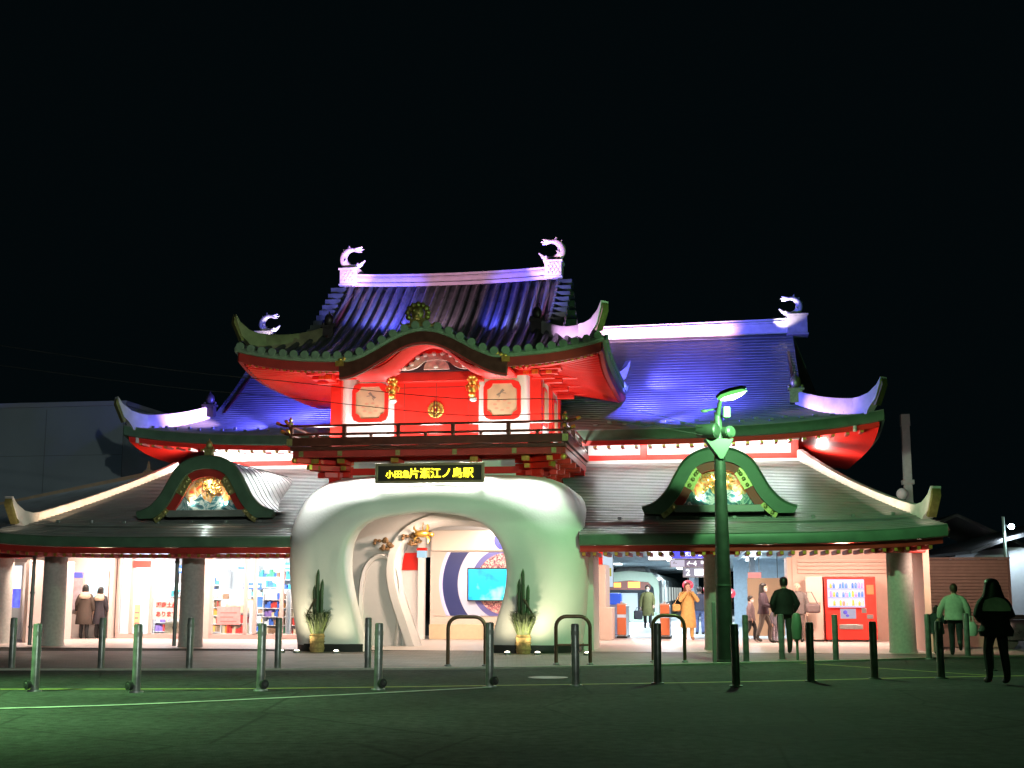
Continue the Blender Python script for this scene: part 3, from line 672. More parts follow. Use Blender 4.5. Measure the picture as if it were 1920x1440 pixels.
# horizontal beams
m = MB()
for z0, z1, d in ((7.12, 7.32, .07), (5.20, 5.34, .06), (4.90, 5.02, .05), (4.52, 4.70, .06)):
    m.box(TW0 + .2, TW1 - .2, TY0 - d, TY0 - .002, z0, z1)
    m.box(TW1 + .002, TW1 + d, TY0 + .16, TY1 - .14, z0, z1); m.box(TW0 - d, TW0 - .002, TY0 + .16, TY1 - .14, z0, z1)
m.build('tie_beam', RED, TWL, bevel=.01)
# central red doors
dx0, dx1 = -1.50, .80
m = MB(); m.box(dx0, dx1, TY0 - .05, TY0 - .003, 5.35, 7.11)
DR = m.build('red_door', RED, TWL, bevel=.006)
m = MB()
for x in (dx0 + .28, -.35, dx1 - .28): m.box(x - .012, x + .012, TY0 - .056, TY0 - .051, 5.36, 7.10)
m.box(dx0, dx1, TY0 - .057, TY0 - .0505, 6.83, 6.855)
m.build('door_seams', REDD, DR)
m = MB(); m.box(dx0 - .16, dx1 + .16, TY0 - .34, TY0 - .075, 6.96, 7.22); m.build('lintel', RED, DR, bevel=.015)
m = MB(); cx, cz = -.36, 6.24
for k in range(20):
    a = 2 * math.pi * k / 20; m.ball((cx + .185 * math.cos(a), TY0 - .065, cz + .185 * math.sin(a)), .042, .02, .042, 8)
m.ring([Vector((cx + .135 * math.cos(a), cz + .135 * math.sin(a))) for a in [2 * math.pi * k / 24 for k in range(25)]], [Vector((cx + .19 * math.cos(a), cz + .19 * math.sin(a))) for a in [2 * math.pi * k / 24 for k in range(25)]], TY0 - .08, TY0 - .058, caps=False)
for k in range(8):
    a = 2 * math.pi * k / 8 + .2; m.ball((cx + .08 * math.cos(a), TY0 - .07, cz + .08 * math.sin(a)), .045, .02, .045, 8)
m.build('door_crest', GOLD, DR)
m = MB(); m.box(cx - .05, cx - .025, TY0 - .105, TY0 - .08, cz - .22, cz + .22); m.box(cx + .025, cx + .05, TY0 - .105, TY0 - .08, cz - .22, cz + .22); m.build('door_bars', BROWN, DR)
# framed paintings with notched corners
CANVAS = mat('tan_painted_panel', (.50, .33, .20), .6, var=.12, scale=3.5)
def octa(cx, cz, w, h, c, n=0.):
    return [Vector(p) for p in ((cx - w, cz - h + c), (cx - w + c * .35, cz - h + c * .35) if n else (cx - w + c * .3, cz - h + c * .3), (cx - w + c, cz - h), (cx + w - c, cz - h), (cx + w - c * .3, cz - h + c * .3), (cx + w, cz - h + c), (cx + w, cz + h - c), (cx + w - c * .3, cz + h - c * .3), (cx + w - c, cz + h), (cx - w + c, cz + h), (cx - w + c * .3, cz + h - c * .3), (cx - w, cz + h - c))]
def window(cx, cz, flip):
    o = octa(cx, cz, .50, .53, .19); i = [Vector((cx + (p[0] - cx) * .80, cz + (p[1] - cz) * .82)) for p in o]
    # inner notches bite inwards
    for k in (1, 4, 7, 10):
        i[k] = Vector((cx + (i[k][0] - cx) * .86, cz + (i[k][1] - cz) * .86))
    m = MB(); m.ring(i + i[:1], o + o[:1], TY0 - .07, TY0 - .003, caps=False)
    F = m.build('framed_picture', RED, TWL, bevel=.006)
    m = MB(); m.prism(i, TY0 - .03, TY0 - .004); m.build('painting', CANVAS, F)
    m = MB(); s = -1 if flip else 1; bx, bz = cx + .05 * s, cz + .18; y0, y1 = TY0 - .034, TY0 - .0305
    def blob(pts): m.prism([(bx + s * x * .72, bz + z * .72) for x, z in pts], y0, y1)
    blob([(-.16, .10), (-.05, .02), (.02, -.04), (.03, .02), (-.02, .10), (-.08, .16)]); blob([(-.02, -.02), (.08, -.10), (.16, -.06), (.05, .02)])
    blob([(.0, -.08), (.05, -.16), (.07, -.15), (.03, -.07)]); blob([(-.22, -.02), (-.08, .0), (-.06, .03), (-.2, .01)])
    m.build('painted_bird', mat('painted_grey', (.20, .16, .12), .6), F)
    m = MB()
    for k in range(7):
        a = R(20 + 50 * k); px, pz = cx + .20 * math.cos(a), cz - .14 + .13 * math.sin(a)
        m.prism([(px + .055 * math.cos(t), pz + .03 * math.sin(t)) for t in [2 * math.pi * q / 8 for q in range(8)]], TY0 - .033, TY0 - .0302)
    m.build('painted_flowers', mat('painted_rose', (.52, .24, .15), .6), F)
window(-2.17, 6.47, False); window(1.43, 6.47, True)
for yy in (2.4, 4.55):      # side windows, seen edge-on
    o = octa(yy, 6.4, .40, .53, .16)
    m = MB(); m.prism([(p[0], p[1]) for p in o], TW1 + .003, TW1 + .05, axis='x'); F = m.build('framed_picture', RED, TWL, bevel=.006)
    m = MB(); m.prism([(yy + (p[0] - yy) * .78, 6.4 + (p[1] - 6.4) * .8) for p in o], TW1 + .0505, TW1 + .056, axis='x'); m.build('painting', CANVAS, F)
# gilded beast heads beside the doors
for bx in (-1.46, .70):
    m = MB(); y = TY0 - .36
    m.ball((bx, y, 6.92), .13, .15, .13); m.ball((bx, y - .08, 6.72), .12, .14, .14); m.ball((bx, y - .12, 6.56), .10, .12, .08); m.ball((bx, y - .10, 7.03), .10, .1, .06)
    for s in (-1, 1):
        m.ball((bx + s * .10, y - .06, 6.98), .05); m.ball((bx + s * .06, y - .19, 6.78), .035); m.tube([(bx + s * .09, y - .02, 6.86), (bx + s * .17, y - .05, 6.80), (bx + s * .15, y - .05, 6.68)], [.04, .035, .01], 6)
    m.box(bx - .07, bx + .07, y, TY0 - .1, 6.78, 6.92)
    b = m.build('beast_head', GOLD, TWL)
    MB().ball((bx + .02, y - .05, 6.45), .10, .14, .07).build('carved_cloud', mat('pale_carving', (.55, .66, .66), .5), b)

# ---- tower roof with a swelling curved gable in the front eave
EX0, EX1, EY0, EYR = -5.25, 4.32, -.7, 3.45; GX0, GX1 = -3.60, 2.75; TH2 = .36; KX, KW = -.30, 2.15
def kara(x):
    u = (x - KX) / KW
    if abs(u) >= 1: return -9
    return 7.36 + .76 * (.5 + .5 * math.cos(math.pi * u))
def tow_base(x, t): return 7.38 + 2.80 * prof(t) + lift(x, EX0, EX1, .36, 4) * max(0, 1 - t / TH2) ** 1.3
def tow_z(x, t):
    return max(tow_base(x, t), kara(x) + .10 * t)
def tow_pt(s, t):
    k = min(1, t / TH2); xa = EX0 + (GX0 - EX0) * k; xb = EX1 + (GX1 - EX1) * k; x = xa + (xb - xa) * s
    return (x, EY0 + (EYR - EY0) * t, tow_z(x, t))
m = MB(); m.grid([[tow_pt(s / 90, t / 30) for s in range(91)] for t in range(31)])
EY1 = 2 * EYR - EY0
m.grid([[(tow_pt(s / 20, t / 10)[0], EY1 - (tow_pt(s / 20, t / 10)[1] - EY0), tow_base(tow_pt(s / 20, t / 10)[0], t / 10)) for s in range(21)] for t in range(11)])
def side_z(y, k, x):
    u = abs((y - EYR) / (EYR - EY0)); return 7.38 + 2.80 * prof(TH2 * k) + .36 * u ** 4 * max(0, 1 - k) ** 1.3
for sx, gx in ((EX1, GX1), (EX0, GX0)):
    rows = []
    for j in range(9):
        k = j / 8; x = sx + (gx - sx) * k; y0 = EY0 + (EYR - EY0) * TH2 * k; y1 = EY1 - (y0 - EY0)
        rows.append([(x, y0 + (y1 - y0) * i / 20, side_z(y0 + (y1 - y0) * i / 20, k, x)) for i in range(21)])
    m.grid(rows)
TR = m.build('tower_roof', TILE, ST)
for gx in (GX1 - .3, GX0 + .3): MB().prism([(EY0 + 1.4, 8.2), (EY1 - 1.4, 8.2), (EYR, 10.15)], gx, gx + .06, axis='x').build('gable_wall', BROWN, TR)
# round tile rows down every slope
m = MB(); me = MB(); step = .29; x = EX0 + .14
while x < EX1 - .05:
    if x < GX0: te = TH2 * (x - EX0) / (GX0 - EX0)
    elif x > GX1: te = TH2 * (EX1 - x) / (EX1 - GX1)
    else: te = 1
    n = max(2, int(26 * te)); pts = [(x, EY0 - .03 + (EYR - EY0) * te * i / n, tow_z(x, te * i / n) + .035) for i in range(n + 1)]
    m.tube(pts, .078, 8, cap=False)
    e = Vector(pts[0]); me.tube([e + Vector((0, -.05, -.01)), e + Vector((0, .03, -.01))], .105, 12)
    x += step
y = EY0 + .25
while y < EY1 - .1:
    for sx, gx, s in ((EX1, GX1, 1), (EX0, GX0, -1)):
        d = min(y - EY0, EY1 - y); kk = min(1, d / ((EYR - EY0) * TH2)); n = max(2, int(8 * kk))
        pts = [(sx + .03 * s + (gx - sx) * kk * i / n, y, side_z(y, kk * i / n, 0) + .035) for i in range(n + 1)]
        m.tube(pts, .078, 8, cap=False); e = Vector(pts[0]); me.tube([e + Vector((.05 * s, 0, -.01)), e - Vector((.03 * s, 0, .01))], .105, 10)
    y += step
# stepped verge tiles on the gable ends
for gx in (GX1 + .12, GX0 - .12):
    for j in range(10):
        t = TH2 + .05 + (1 - TH2 - .07) * j / 9; yy = EY0 + (EYR - EY0) * t
        for q in (yy, EY1 - (yy - EY0)): m.box(gx - .22, gx + .22, q - .16, q + .16, tow_base(0, t) - .10, tow_base(0, t) + .06)
RR = m.build('tile_rows', TILE, TR)
me.build('eave_tiles', mat('green_eave_tile', (.16, .22, .15), .4, var=.2, scale=9), RR)
# eave edge: green tile band, dark board, gold studs
xs = [EX0 + (EX1 - EX0) * i / 110 for i in range(111)]
ef = lambda x: tow_z(x, 0)
m = MB(); m.grid([[(x, EY0 + .06, ef(x) - .14) for x in xs], [(x, EY0 - .03, ef(x) - .13) for x in xs], [(x, EY0 - .05, ef(x) - .06) for x in xs], [(x, EY0 - .02, ef(x)) for x in xs]])
yy = [EY0 + (EY1 - EY0) * i / 40 for i in range(41)]
for sx, s in ((EX1, 1), (EX0, -1)):
    m.grid([[(sx - .06 * s, q, side_z(q, 0, 0) - .14) for q in yy], [(sx + .03 * s, q, side_z(q, 0, 0) - .13) for q in yy], [(sx + .05 * s, q, side_z(q, 0, 0) - .06) for q in yy], [(sx, q, side_z(q, 0, 0)) for q in yy]])
m.build('eave_band', MATS['green_eave_tile'], TR)
for xa, xb in ((EX0 + .08, KX - KW + .02), (KX + KW - .02, EX1 - .08)):
    m = MB(); q = [xa + (xb - xa) * i / 24 for i in range(25)]
    m.grid([[(x, EY0 + .05, ef(x) - .142) for x in q], [(x, EY0 + .05, ef(x) - .37) for x in q], [(x, EY0 + .16, ef(x) - .37) for x in q]]); m.build('eave_board', REDD, TR)
for sx, s in ((EX1, 1), (EX0, -1)):
    m = MB(); q = [EY0 + .05 + (EY1 - EY0 - .1) * i / 30 for i in range(31)]
    m.grid([[(sx - .05 * s, y, side_z(y, 0, 0) - .142) for y in q], [(sx - .05 * s, y, side_z(y, 0, 0) - .37) for y in q], [(sx - .16 * s, y, side_z(y, 0, 0) - .37) for y in q]]); EB = m.build('eave_board', REDD, TR)
# thick dark barge board under the swelling, with gilt ends
q = [KX - KW * 1.02 + 2.04 * KW * i / 60 for i in range(61)]
kz = lambda x: max(kara(x), 7.36)
oc = [Vector((x, kz(x) - .13)) for x in q]; bw = [.34 + .10 * abs((x - KX) / KW) ** 2 for x in q]
ic = [Vector((KX + (x - KX) * .985, kz(x) - .13 - w)) for x, w in zip(q, bw)]
m = MB(); m.ring(ic, oc, EY0 + .02, EY0 + .14); KB = m.build('curved_barge_board', BROWN, TR, bevel=.01)
m = MB(); m.ring([p + Vector((0, .02)) for p in ic], [p + Vector((0, .06)) for p in ic], EY0 + .005, EY0 + .018); m.build('red_edge_moulding', REDD, KB)
for s in (-1, 1):
    x = KX + s * KW * 1.0; m = MB(); m.box(x - .10, x + .10, EY0 - .06, EY0 + .018, 7.14, 7.27)
    for k in range(3): m.ball((x - s * (.02 + .10 * k), EY0 - .03, 7.30 + .03 * k), .06, .04, .05, 8)
    m.build('gilt_end_fitting', GOLD, KB)
# red vaulted underside with curved rafters
vz = lambda x: 7.13 + .74 * (.5 + .5 * math.cos(math.pi * min(1, abs(x - KX) / 1.38)))
m = MB(); v = [KX - KW * .99 + 1.98 * KW * i / 40 for i in range(41)]
m.grid([[(x, y, vz(x)) for x in v] for y in (EY0 + .14, .4, TY0 + .02)])
SO = m.build('soffit', RED, TR)
m = MB()
for j in range(11):
    y = EY0 + .28 + .165 * j
    pts = [(x, y, vz(x) - .05) for x in v]
    m.tube(pts, .045, 4)
m.build('curved_rafters', RED, SO)
for xa, xb, wa, wb in ((EX0 + .1, KX - KW, TW0, KX - KW), (KX + KW, EX1 - .1, KX + KW, TW1)):
    m = MB(); a = [xa + (xb - xa) * i / 20 for i in range(21)]; w = [wa + (wb - wa) * i / 20 for i in range(21)]
    m.grid([[(x, EY0 + .14, ef(x) - .33) for x in a], [(u, TY0, 7.34) for u in w]]); m.build('soffit', RED, TR)
for sx, wx, s in ((EX1, TW1, 1), (EX0, TW0, -1)):
    m = MB(); a = [EY0 + .1 + (EY1 - EY0 - .2) * i / 24 for i in range(25)]; w = [TY0 + (TY1 - TY0) * i / 24 for i in range(25)]
    m.grid([[(sx - .14 * s, y, side_z(y, 0, 0) - .33) for y in a], [(wx, u, 7.34) for u in w]]); m.build('soffit', RED, TR)
m = MB(); ml = MB()
for i in range(48):      # rafters under the side eaves and the straight front eaves
    f = (i + .5) / 48; y = EY0 + .2 + (EY1 - EY0 - .4) * f; u = TY0 + (TY1 - TY0) * f
    m.bar((EX1 - .17, y, side_z(y, 0, 0) - .37), (TW1 + .02, u, 7.30), .055, .07); ml.bar((EX0 + .17, y, side_z(y, 0, 0) - .37), (TW0 - .02, u, 7.30), .055, .07)
m.build('rafter_row', RED, TR); ml.build('rafter_row', RED, TR)
for xa, xb, wa, wb in ((EX0 + .15, KX - KW - .1, TW0, KX - KW - .1), (KX + KW + .1, EX1 - .15, KX + KW + .1, TW1)):
    m = MB()
    for i in range(14):
        f = (i + .5) / 14; m.bar((xa + (xb - xa) * f, EY0 + .17, ef(xa + (xb - xa) * f) - .37), (wa + (wb - wa) * f, TY0, 7.30), .06, .07)
    m.build('rafter_row', RED, TR)
m = MB()
for i in range(13):
    for xa, xb in ((EX0 + .25, KX - KW - .1), (KX + KW + .1, EX1 - .25)):
        x = xa + (xb - xa) * (i + .5) / 13; m.box(x - .035, x + .035, EY0 + .135, EY0 + .15, ef(x) - .41, ef(x) - .34)
m.build('rafter_caps', GOLD, EB)
# carved frog-leg strut under the swelling
yk = .72; m = MB()
arch = [(-1.02, 7.24), (-.80, 7.30), (-.62, 7.42), (-.50, 7.55), (-.30, 7.62), (0, 7.66)]; arch = arch + [(-x, z) for x, z in arch[-2::-1]]
ac = smooth_curve([Vector((-.24 + x, z)) for x, z in arch], 41); ai = [Vector((-.24 + (p[0] + .24) * .72, 7.22 + (p[1] - 7.22) * .62)) for p in ac]
m.ring(ai, ac, yk - .05, yk + .05)
for k in range(3, 40, 4):
    p = ac[k]; m.ball((p[0], yk - .03, p[1]), .075, .06, .065, 8)
KM = m.build('frog_leg_strut', mat('pale_carved_wood', (.60, .46, .42), .55, var=.3, scale=7), TR)
m = MB(); m.box(-1.3, .85, yk + .10, yk + .16, 7.2, 7.72); m.build('strut_back', mat('black_cherry', (.05, .015, .02), .5), KM)
m = MB(); m.prism([(-.24 + .34 * math.cos(a), 7.24 + .30 * math.sin(a)) for a in [math.pi * k / 12 for k in range(13)]], yk - .02, yk + .06)
m.build('carved_flower', mat('pale_pink_carving', (.66, .42, .38), .55, var=.3, scale=9), KM)
m = MB(); m.prism([(-.24 + .44 * math.cos(a), 7.66 + .24 * math.sin(a)) for a in [math.pi * k / 10 for k in range(11)]], yk - .06, yk + .05); m.build('red_crown_board', RED, KM)
m = MB(); m.ball((-.24, yk - .06, 7.30), .06, .04, .05); m.build('white_bird_carving', PLASTER, KM)
# ornament on the crown of the swelling
m = MB(); ox, oz = -.42, 8.10
m.box(ox - .20, ox + .20, EY0 - .05, EY0 + .25, oz, oz + .22)
for k in range(9):
    a = R(200 - 220 * k / 8 + 0); m.ball((ox + .26 * math.cos(a), EY0 + .02, oz + .34 + .24 * math.sin(a)), .085, .09, .085, 8)
m.ball((ox, EY0 - .04, oz + .34), .17, .12, .19); m.ball((ox - .07, EY0 - .14, oz + .40), .04); m.ball((ox + .07, EY0 - .14, oz + .40), .04); m.ball((ox, EY0 - .14, oz + .27), .07, .05, .05)
for s in (-1, 1): m.tube([(ox + s * .2, EY0, oz + .05), (ox + s * .38, EY0, oz + .02), (ox + s * .46, EY0, oz + .12)], [.07, .05, .015], 8)
m.build('crown_ornament', mat('aged_gilt_bronze', (.26, .21, .06), .42, metal=.6, var=.4, scale=10), TR)
m = MB(); m.bar((-.42, EY0 + .2, 8.16), (-.42, 1.4, 8.30), .22, .16); m.build('short_ridge', TILE, TR)
# main ridge of the tower with end blocks and fish
m = MB(); xs = [GX0 + .3 + (GX1 - GX0 - .5) * i / 24 for i in range(25)]
def trz(x): return 10.11 + .09 * abs((x + .43) / 3.2) ** 2.2
for za, zb, w in ((0, .10, .50), (.10, .14, .34), (.14, .26, .40), (.26, .30, .34), (.30, .37, .46)):
    m.grid([[(x, EYR - w / 2, trz(x) + za) for x in xs], [(x, EYR - w / 2, trz(x) + zb) for x in xs], [(x, EYR + w / 2, trz(x) + zb) for x in xs], [(x, EYR + w / 2, trz(x) + za) for x in xs]])
m.build('ridge', mat('rose_grey_ridge', (.50, .44, .46), .5, var=.12, scale=4), TR)
for x0, x1, s in ((-3.68, -3.17, -1), (2.32, 2.80, 1)):
    ridge_block(TR, x0, x1, EYR - .26, EYR + .26, 10.27, 10.68, RIDGE); scale_plate(TR, x0 + .03, x1 - .03, EYR - .265, 10.30, 10.66, 4, 4)
    fish(TR, (x0 + x1) / 2 - s * .02, EYR, 10.72, s, .98)
hip_ridge(TR, (2.62, .82, 8.18), (3.72, -.20, 7.74), .10, .24, .34, (1, -.95, .10), (.85, .44), RIDGE, .20)
hip_ridge(TR, (-3.45, .82, 8.18), (-4.66, -.20, 7.74), .08, .24, .34, (-1, -.95, .10), (.85, .42), mat('dark_brass_ridge', (.20, .20, .10), .5, metal=.3, var=.2, scale=5), .20)  # left ridge in a darker brass tone
hip_ridge(TR, (2.62, EY1 - 1.5, 8.18), (3.72, EY1 - .5, 7.74), .10, .24, .34, (1, .95, .10), (.85, .44), RIDGE, .20)
knob(TR, 2.42, .88, 8.18, .9, MATS['dark_bronze']); knob(TR, -3.25, .88, 8.18, .9, MATS['dark_bronze'])
# bracket blocks under the eave at the corners
for x in (TW0, TW1):
    m = MB(); s = 1 if x > 0 else -1
    for k in range(3):
        m.box(x - .30 - .10 * k + .15 * s, x + .30 + .10 * k + .15 * s, TY0 - .25 - .16 * k, TY0 - .10, 6.98 + .10 * k, 7.06 + .10 * k)
    m.box(x - .10, x + .10, TY0 - .7, TY0 - .1, 7.02, 7.16)
    B = m.build('bracket_set', RED, TWL, bevel=.01)
    m = MB(); m.box(x - .08, x + .08, TY0 - .72, TY0 - .701, 7.03, 7.15); m.box(x - .35, x - .2, TY0 - .43, TY0 - .411, 7.08, 7.17); m.box(x + .25, x + .4, TY0 - .43, TY0 - .411, 7.08, 7.17); m.build('gilt_cap', GOLD, B)
for yy in (2.0, 3.45, 4.9):
    m = MB(); m.box(TW1 + .06, TW1 + .55, yy - .10, yy + .10, 7.0, 7.10); m.box(TW1 + .06, TW1 + .95, yy - .08, yy + .08, 7.11, 7.2); m.build('bracket_set', RED, TWL, bevel=.01)

# ---- balcony
BX0, BX1, BY0, BY1 = -4.05, 3.22, .30, 5.7; FZ = 5.16
m = MB(); m.box(BX0, BX1, BY0, TY0 - .003, FZ - .06, FZ + .04); m.box(TW1 + .003, BX1, TY0 - .001, BY1, FZ - .06, FZ + .04); m.box(BX0, TW0 - .003, TY0 - .001, BY1, FZ - .06, FZ + .04)
BL = m.build('balcony', BROWN, ST, bevel=.01)
m = MB(); m.box(BX0 - .06, BX1 + .06, BY0 - .06, BY0 + .06, FZ + .05, FZ + .27); m.box(BX1 - .06, BX1 + .06, BY0 + .07, BY1, FZ + .05, FZ + .27); m.box(BX0 - .06, BX0 + .06, BY0 + .07, BY1, FZ + .05, FZ + .27)
m.build('base_rail', BROWN, BL, bevel=.012)
m = MB(); m.box(BX0 + .1, BX1 - .1, BY0 + .02, BY0 + .16, FZ - .24, FZ - .065); m.box(BX1 - .16, BX1 - .02, BY0 + .17, BY1, FZ - .24, FZ - .065); m.box(BX0 + .02, BX0 + .16, BY0 + .17, BY1, FZ - .24, FZ - .065)
m.build('edge_beam', REDD, BL, bevel=.01)
def rail(z, h, over, name):
    m = MB(); e = over
    m.tube([(BX0 - e, BY0, z + .08), (BX0 - e * .5, BY0, z + .015), (BX0, BY0, z), (BX1, BY0, z), (BX1 + e * .5, BY0, z + .015), (BX1 + e, BY0, z + .08)], h, 8)
    for x in (BX0, BX1): m.tube([(x, BY0 - e, z + .08), (x, BY0 - e * .5, z + .015), (x, BY0, z), (x, BY1, z)], h, 8)
    o = m.build(name, BROWN, BL); g = MB()
    for x, s in ((BX0 - e, -1), (BX1 + e, 1)): g.tube([(x - .07 * s, BY0, z + .055), (x + .03 * s, BY0, z + .10)], h * 1.25, 8)
    g.tube([(BX1, BY0 - e - .03, z + .10), (BX1, BY0 - e + .07, z + .055)], h * 1.25, 8); g.tube([(BX0, BY0 - e - .03, z + .10), (BX0, BY0 - e + .07, z + .055)], h * 1.25, 8)
    g.build('rail_tips', GOLD, o); return o
rail(5.745, .036, .36, 'top_rail'); rail(5.52, .034, .22, 'middle_rail')
def bpost(x, y, z1=5.745, w=.10):
    MB().box(x - w / 2, x + w / 2, y - w / 2, y + w / 2, FZ + .28, z1 - .02).ball((x, y - .055, FZ + .30), .045, .03, .045, 8).build('post', BROWN, BL, bevel=.008)
for i in range(6): bpost(BX0 + .02 + (BX1 - BX0 - .04) * i / 5, BY0)
for j in range(1, 4):
    for x in (BX0, BX1): bpost(x, BY0 + (BY1 - BY0) * j / 3 - .05)
m = MB()
for i in range(5):
    x = BX0 + (BX1 - BX0) * (i + .5) / 5; m.box(x - .04, x + .04, BY0 - .035, BY0 + .035, FZ + .28, 5.50)
for j in range(9):
    y = BY0 + (BY1 - BY0) * (j + .5) / 9
    for x in (BX0, BX1): m.box(x - .03, x + .03, y - .03, y + .03, FZ + .28, 5.50)
m.build('rail_studs', BROWN, BL, bevel=.006)
m = MB()
for x, y, z in ((BX0, BY0, 5.78), (BX1, BY0, 5.78)): m.lathe([(.07, 0), (.08, .05), (.03, .09), (.06, .14), (.005, .22)], (x, y, z), 10)
for x in (BX0, BX1): m.box(x - .075, x + .075, BY0 - .075, BY0 - .062, FZ + .07, FZ + .25)
for x in (BX0 + .3, -2.7, -1.15, .35, 1.9, BX1 - .3): m.box(x - .06, x + .06, BY0 + .0, BY0 + .018, FZ - .22, FZ - .08)
m.build('brass_fittings', BRASS, BL)
# stepped red brackets below the balcony
for x in (-3.45, -2.75, -1.30, .80, 2.15, 2.80):
    m = MB(); e = x in (-3.45, 2.80)
    for k in range(3): m.box(x - .09, x + .09, BY0 + .30 + .25 * k, TY0 - .001, 4.90 - .16 * k - .13, 4.90 - .16 * k)
    b = m.build('bracket', RED, BL, bevel=.012); g = MB(); g.box(x - .10, x + .10, BY0 + .275, BY0 + .297, 4.78, 4.90); g.box(x - .07, x + .07, BY0 + .525, BY0 + .547, 4.62, 4.73); g.build('gilt_cap', GOLD, b)
for x, s in ((BX1 - .45, 1), (BX0 + .45, -1)):      # big corner bracket and side cantilevers
    m = MB()
    for k in range(3): m.bar((x + s * (.35 - .30 * k), BY0 + .2 + .30 * k, 4.86 - .17 * k), (x - s * 1.0, TY0 + .1, 4.86 - .17 * k), .17, .15)
    for j in range(4):
        y = 1.7 + 1.2 * j; w = TW1 if s > 0 else TW0
        m2 = MB(); m2.box(min(w, w + s * .80), max(w, w + s * .80), y - .10, y + .10, 4.78, 4.92); m2.box(min(w, w + s * .5), max(w, w + s * .5), y - .10, y + .10, 4.62, 4.775); m2.box(min(w, w + s * .25), max(w, w + s * .25), y - .10, y + .10, 4.46, 4.615); m2.build('bracket', RED, BL, bevel=.012)
    b = m.build('corner_bracket', RED, BL, bevel=.012)
    g = MB(); g.ball((x + s * .38, BY0 + .16, 4.86), .08); g.bar((x + s * .08, BY0 + .40, 4.70), (x + s * .02, BY0 + .46, 4.70), .16, .12); g.build('gilt_cap', GOLD, b)
# small lamp housings on the balcony floor
for x in (-3.3, -1.7, -.4, 1.0, 2.5): MB().box(x - .28, x + .28, .54, .70, 5.205, 5.26).build('lamp_housing', GRAYM, BL, bevel=.006)

# ------------------------------------------------------------------ white shell portal
N = 56
C0 = smooth_curve([Vector(p) for p in [(-1.66, 0), (-1.90, .93), (-2.08, 1.7), (-2.13, 2.2), (-2.08, 2.64), (-1.85, 3.0), (-1.42, 3.22), (-.87, 3.32), (-.11, 3.39), (.73, 3.30), (1.33, 3.08), (1.72, 2.66), (1.90, 2.08), (1.86, 1.45), (1.66, .75), (1.46, 0)]], N)
C1 = smooth_curve([Vector(p) for p in [(-3.50, 0), (-3.72, 1.31), (-3.80, 2.39), (-3.77, 3.2), (-3.58, 3.85), (-3.14, 4.25), (-2.4, 4.41), (-1.2, 4.45), (0, 4.46), (1.2, 4.44), (2.42, 4.38), (3.10, 4.19), (3.52, 3.76), (3.71, 3.12), (3.75, 2.36), (3.73, 1.32), (3.58, 0)]], N)
def mixc(f, y): return [(a[0] + (b[0] - a[0]) * f, y, a[1] + (b[1] - a[1]) * f) for a, b in zip(C0, C1)]
Cin = offset2(C0, .30); Cin = [Vector((p[0], max(0, p[1]))) for p in Cin]
rows = [[(p[0], .75, p[1]) for p in Cin], [(a[0] * .6 + b[0] * .4, .05, a[1] * .6 + b[1] * .4) for a, b in zip(C0, Cin)], mixc(0, -.75), mixc(0, -.94), mixc(.03, -1.0), mixc(.15, -1.03), mixc(.34, -1.03)]
def ss(a, b, v): v = max(0, min(1, (v - a) / (b - a))); return v * v * (3 - 2 * v)
WT = [ss(2.6, 4.4, q[1]) for q in C1]
def mixr(th): return [(a[0] + (b[0] - a[0]) * (g0 + (1 - g0) * math.sin(th)), -1.03 + (.95 + 1.0 * w) * (1 - math.cos(th)), a[1] + (b[1] - a[1]) * (g0 + (1 - g0) * math.sin(th))) for a, b, w, g0 in zip(C0, C1, WT, [.50 - .30 * w for w in WT])]
def mixf(f): return [(a[0] + (b[0] - a[0]) * f * (1 - .60 * w), -1.03 + .04 * (1 - min(1, f / .15)), a[1] + (b[1] - a[1]) * f * (1 - .60 * w)) for a, b, w in zip(C0, C1, WT)]
rows[-3:] = [mixf(.03), mixf(.15), mixf(.30), mixf(.49)]
for k in range(1, 15): rows.append(mixr(math.pi / 2 * k / 14))
rows += [mixc(1, 1.75), mixc(1, 3.4)]
m = MB(); m.grid(rows); PT = m.build('portal_shell', SHELL, ST, angle=60)
for k, s in ((0, -1), (N - 1, 1)):
    m = MB(); pl = [Vector((r[k][0], r[k][1])) for r in rows[3:]]
    a = [(p[0] - s * (.03 if i < 2 else -.03), p[1] - (.03 if i < 10 else 0), .012) for i, p in enumerate(pl)]; b = [(x, y, .19) for x, y, z in a]; c = [(p[0], p[1] + .01, .20) for p in pl]
    m.grid([a, b, c]); m.build('black_plinth', BLACK, PT)
# inner shells seen through the arch
C3 = smooth_curve([Vector(p) for p in [(-.90, 0), (-1.15, .7), (-1.42, 1.5), (-1.50, 2.1), (-1.36, 2.62), (-.95, 3.0), (-.2, 3.2), (1.0, 3.1), (1.9, 2.6), (2.3, 1.7), (2.2, .7), (2.0, 0)]], N)
C3o = [Vector((p[0], max(p[1], 0))) for p in offset2(C3, .34)]
VA = mat('warm_white_vault', (.76, .73, .70), .65, var=.02)
big = smooth_curve([Vector(p) for p in [(-3.6, 0), (-3.7, 2.0), (-3.5, 3.6), (-.4, 4.0), (2.9, 3.6), (3.1, 2.0), (3.0, 0)]], N)
m = MB(); m.ring(C3, big, 2.2, 2.34); m.build('inner_shell', VA, PT)
m = MB(); m.grid([[(p[0], 2.3, p[1]) for p in C3], [(p[0], 2.16, p[1]) for p in C3], [(a[0] * .6 + b[0] * .4, 1.98, a[1] * .6 + b[1] * .4) for a, b in zip(C3, C3o)], [(p[0], 1.99, p[1]) for p in C3o], [(p[0], 2.2, p[1]) for p in C3o]])
m.build('inner_rib', VA, PT)
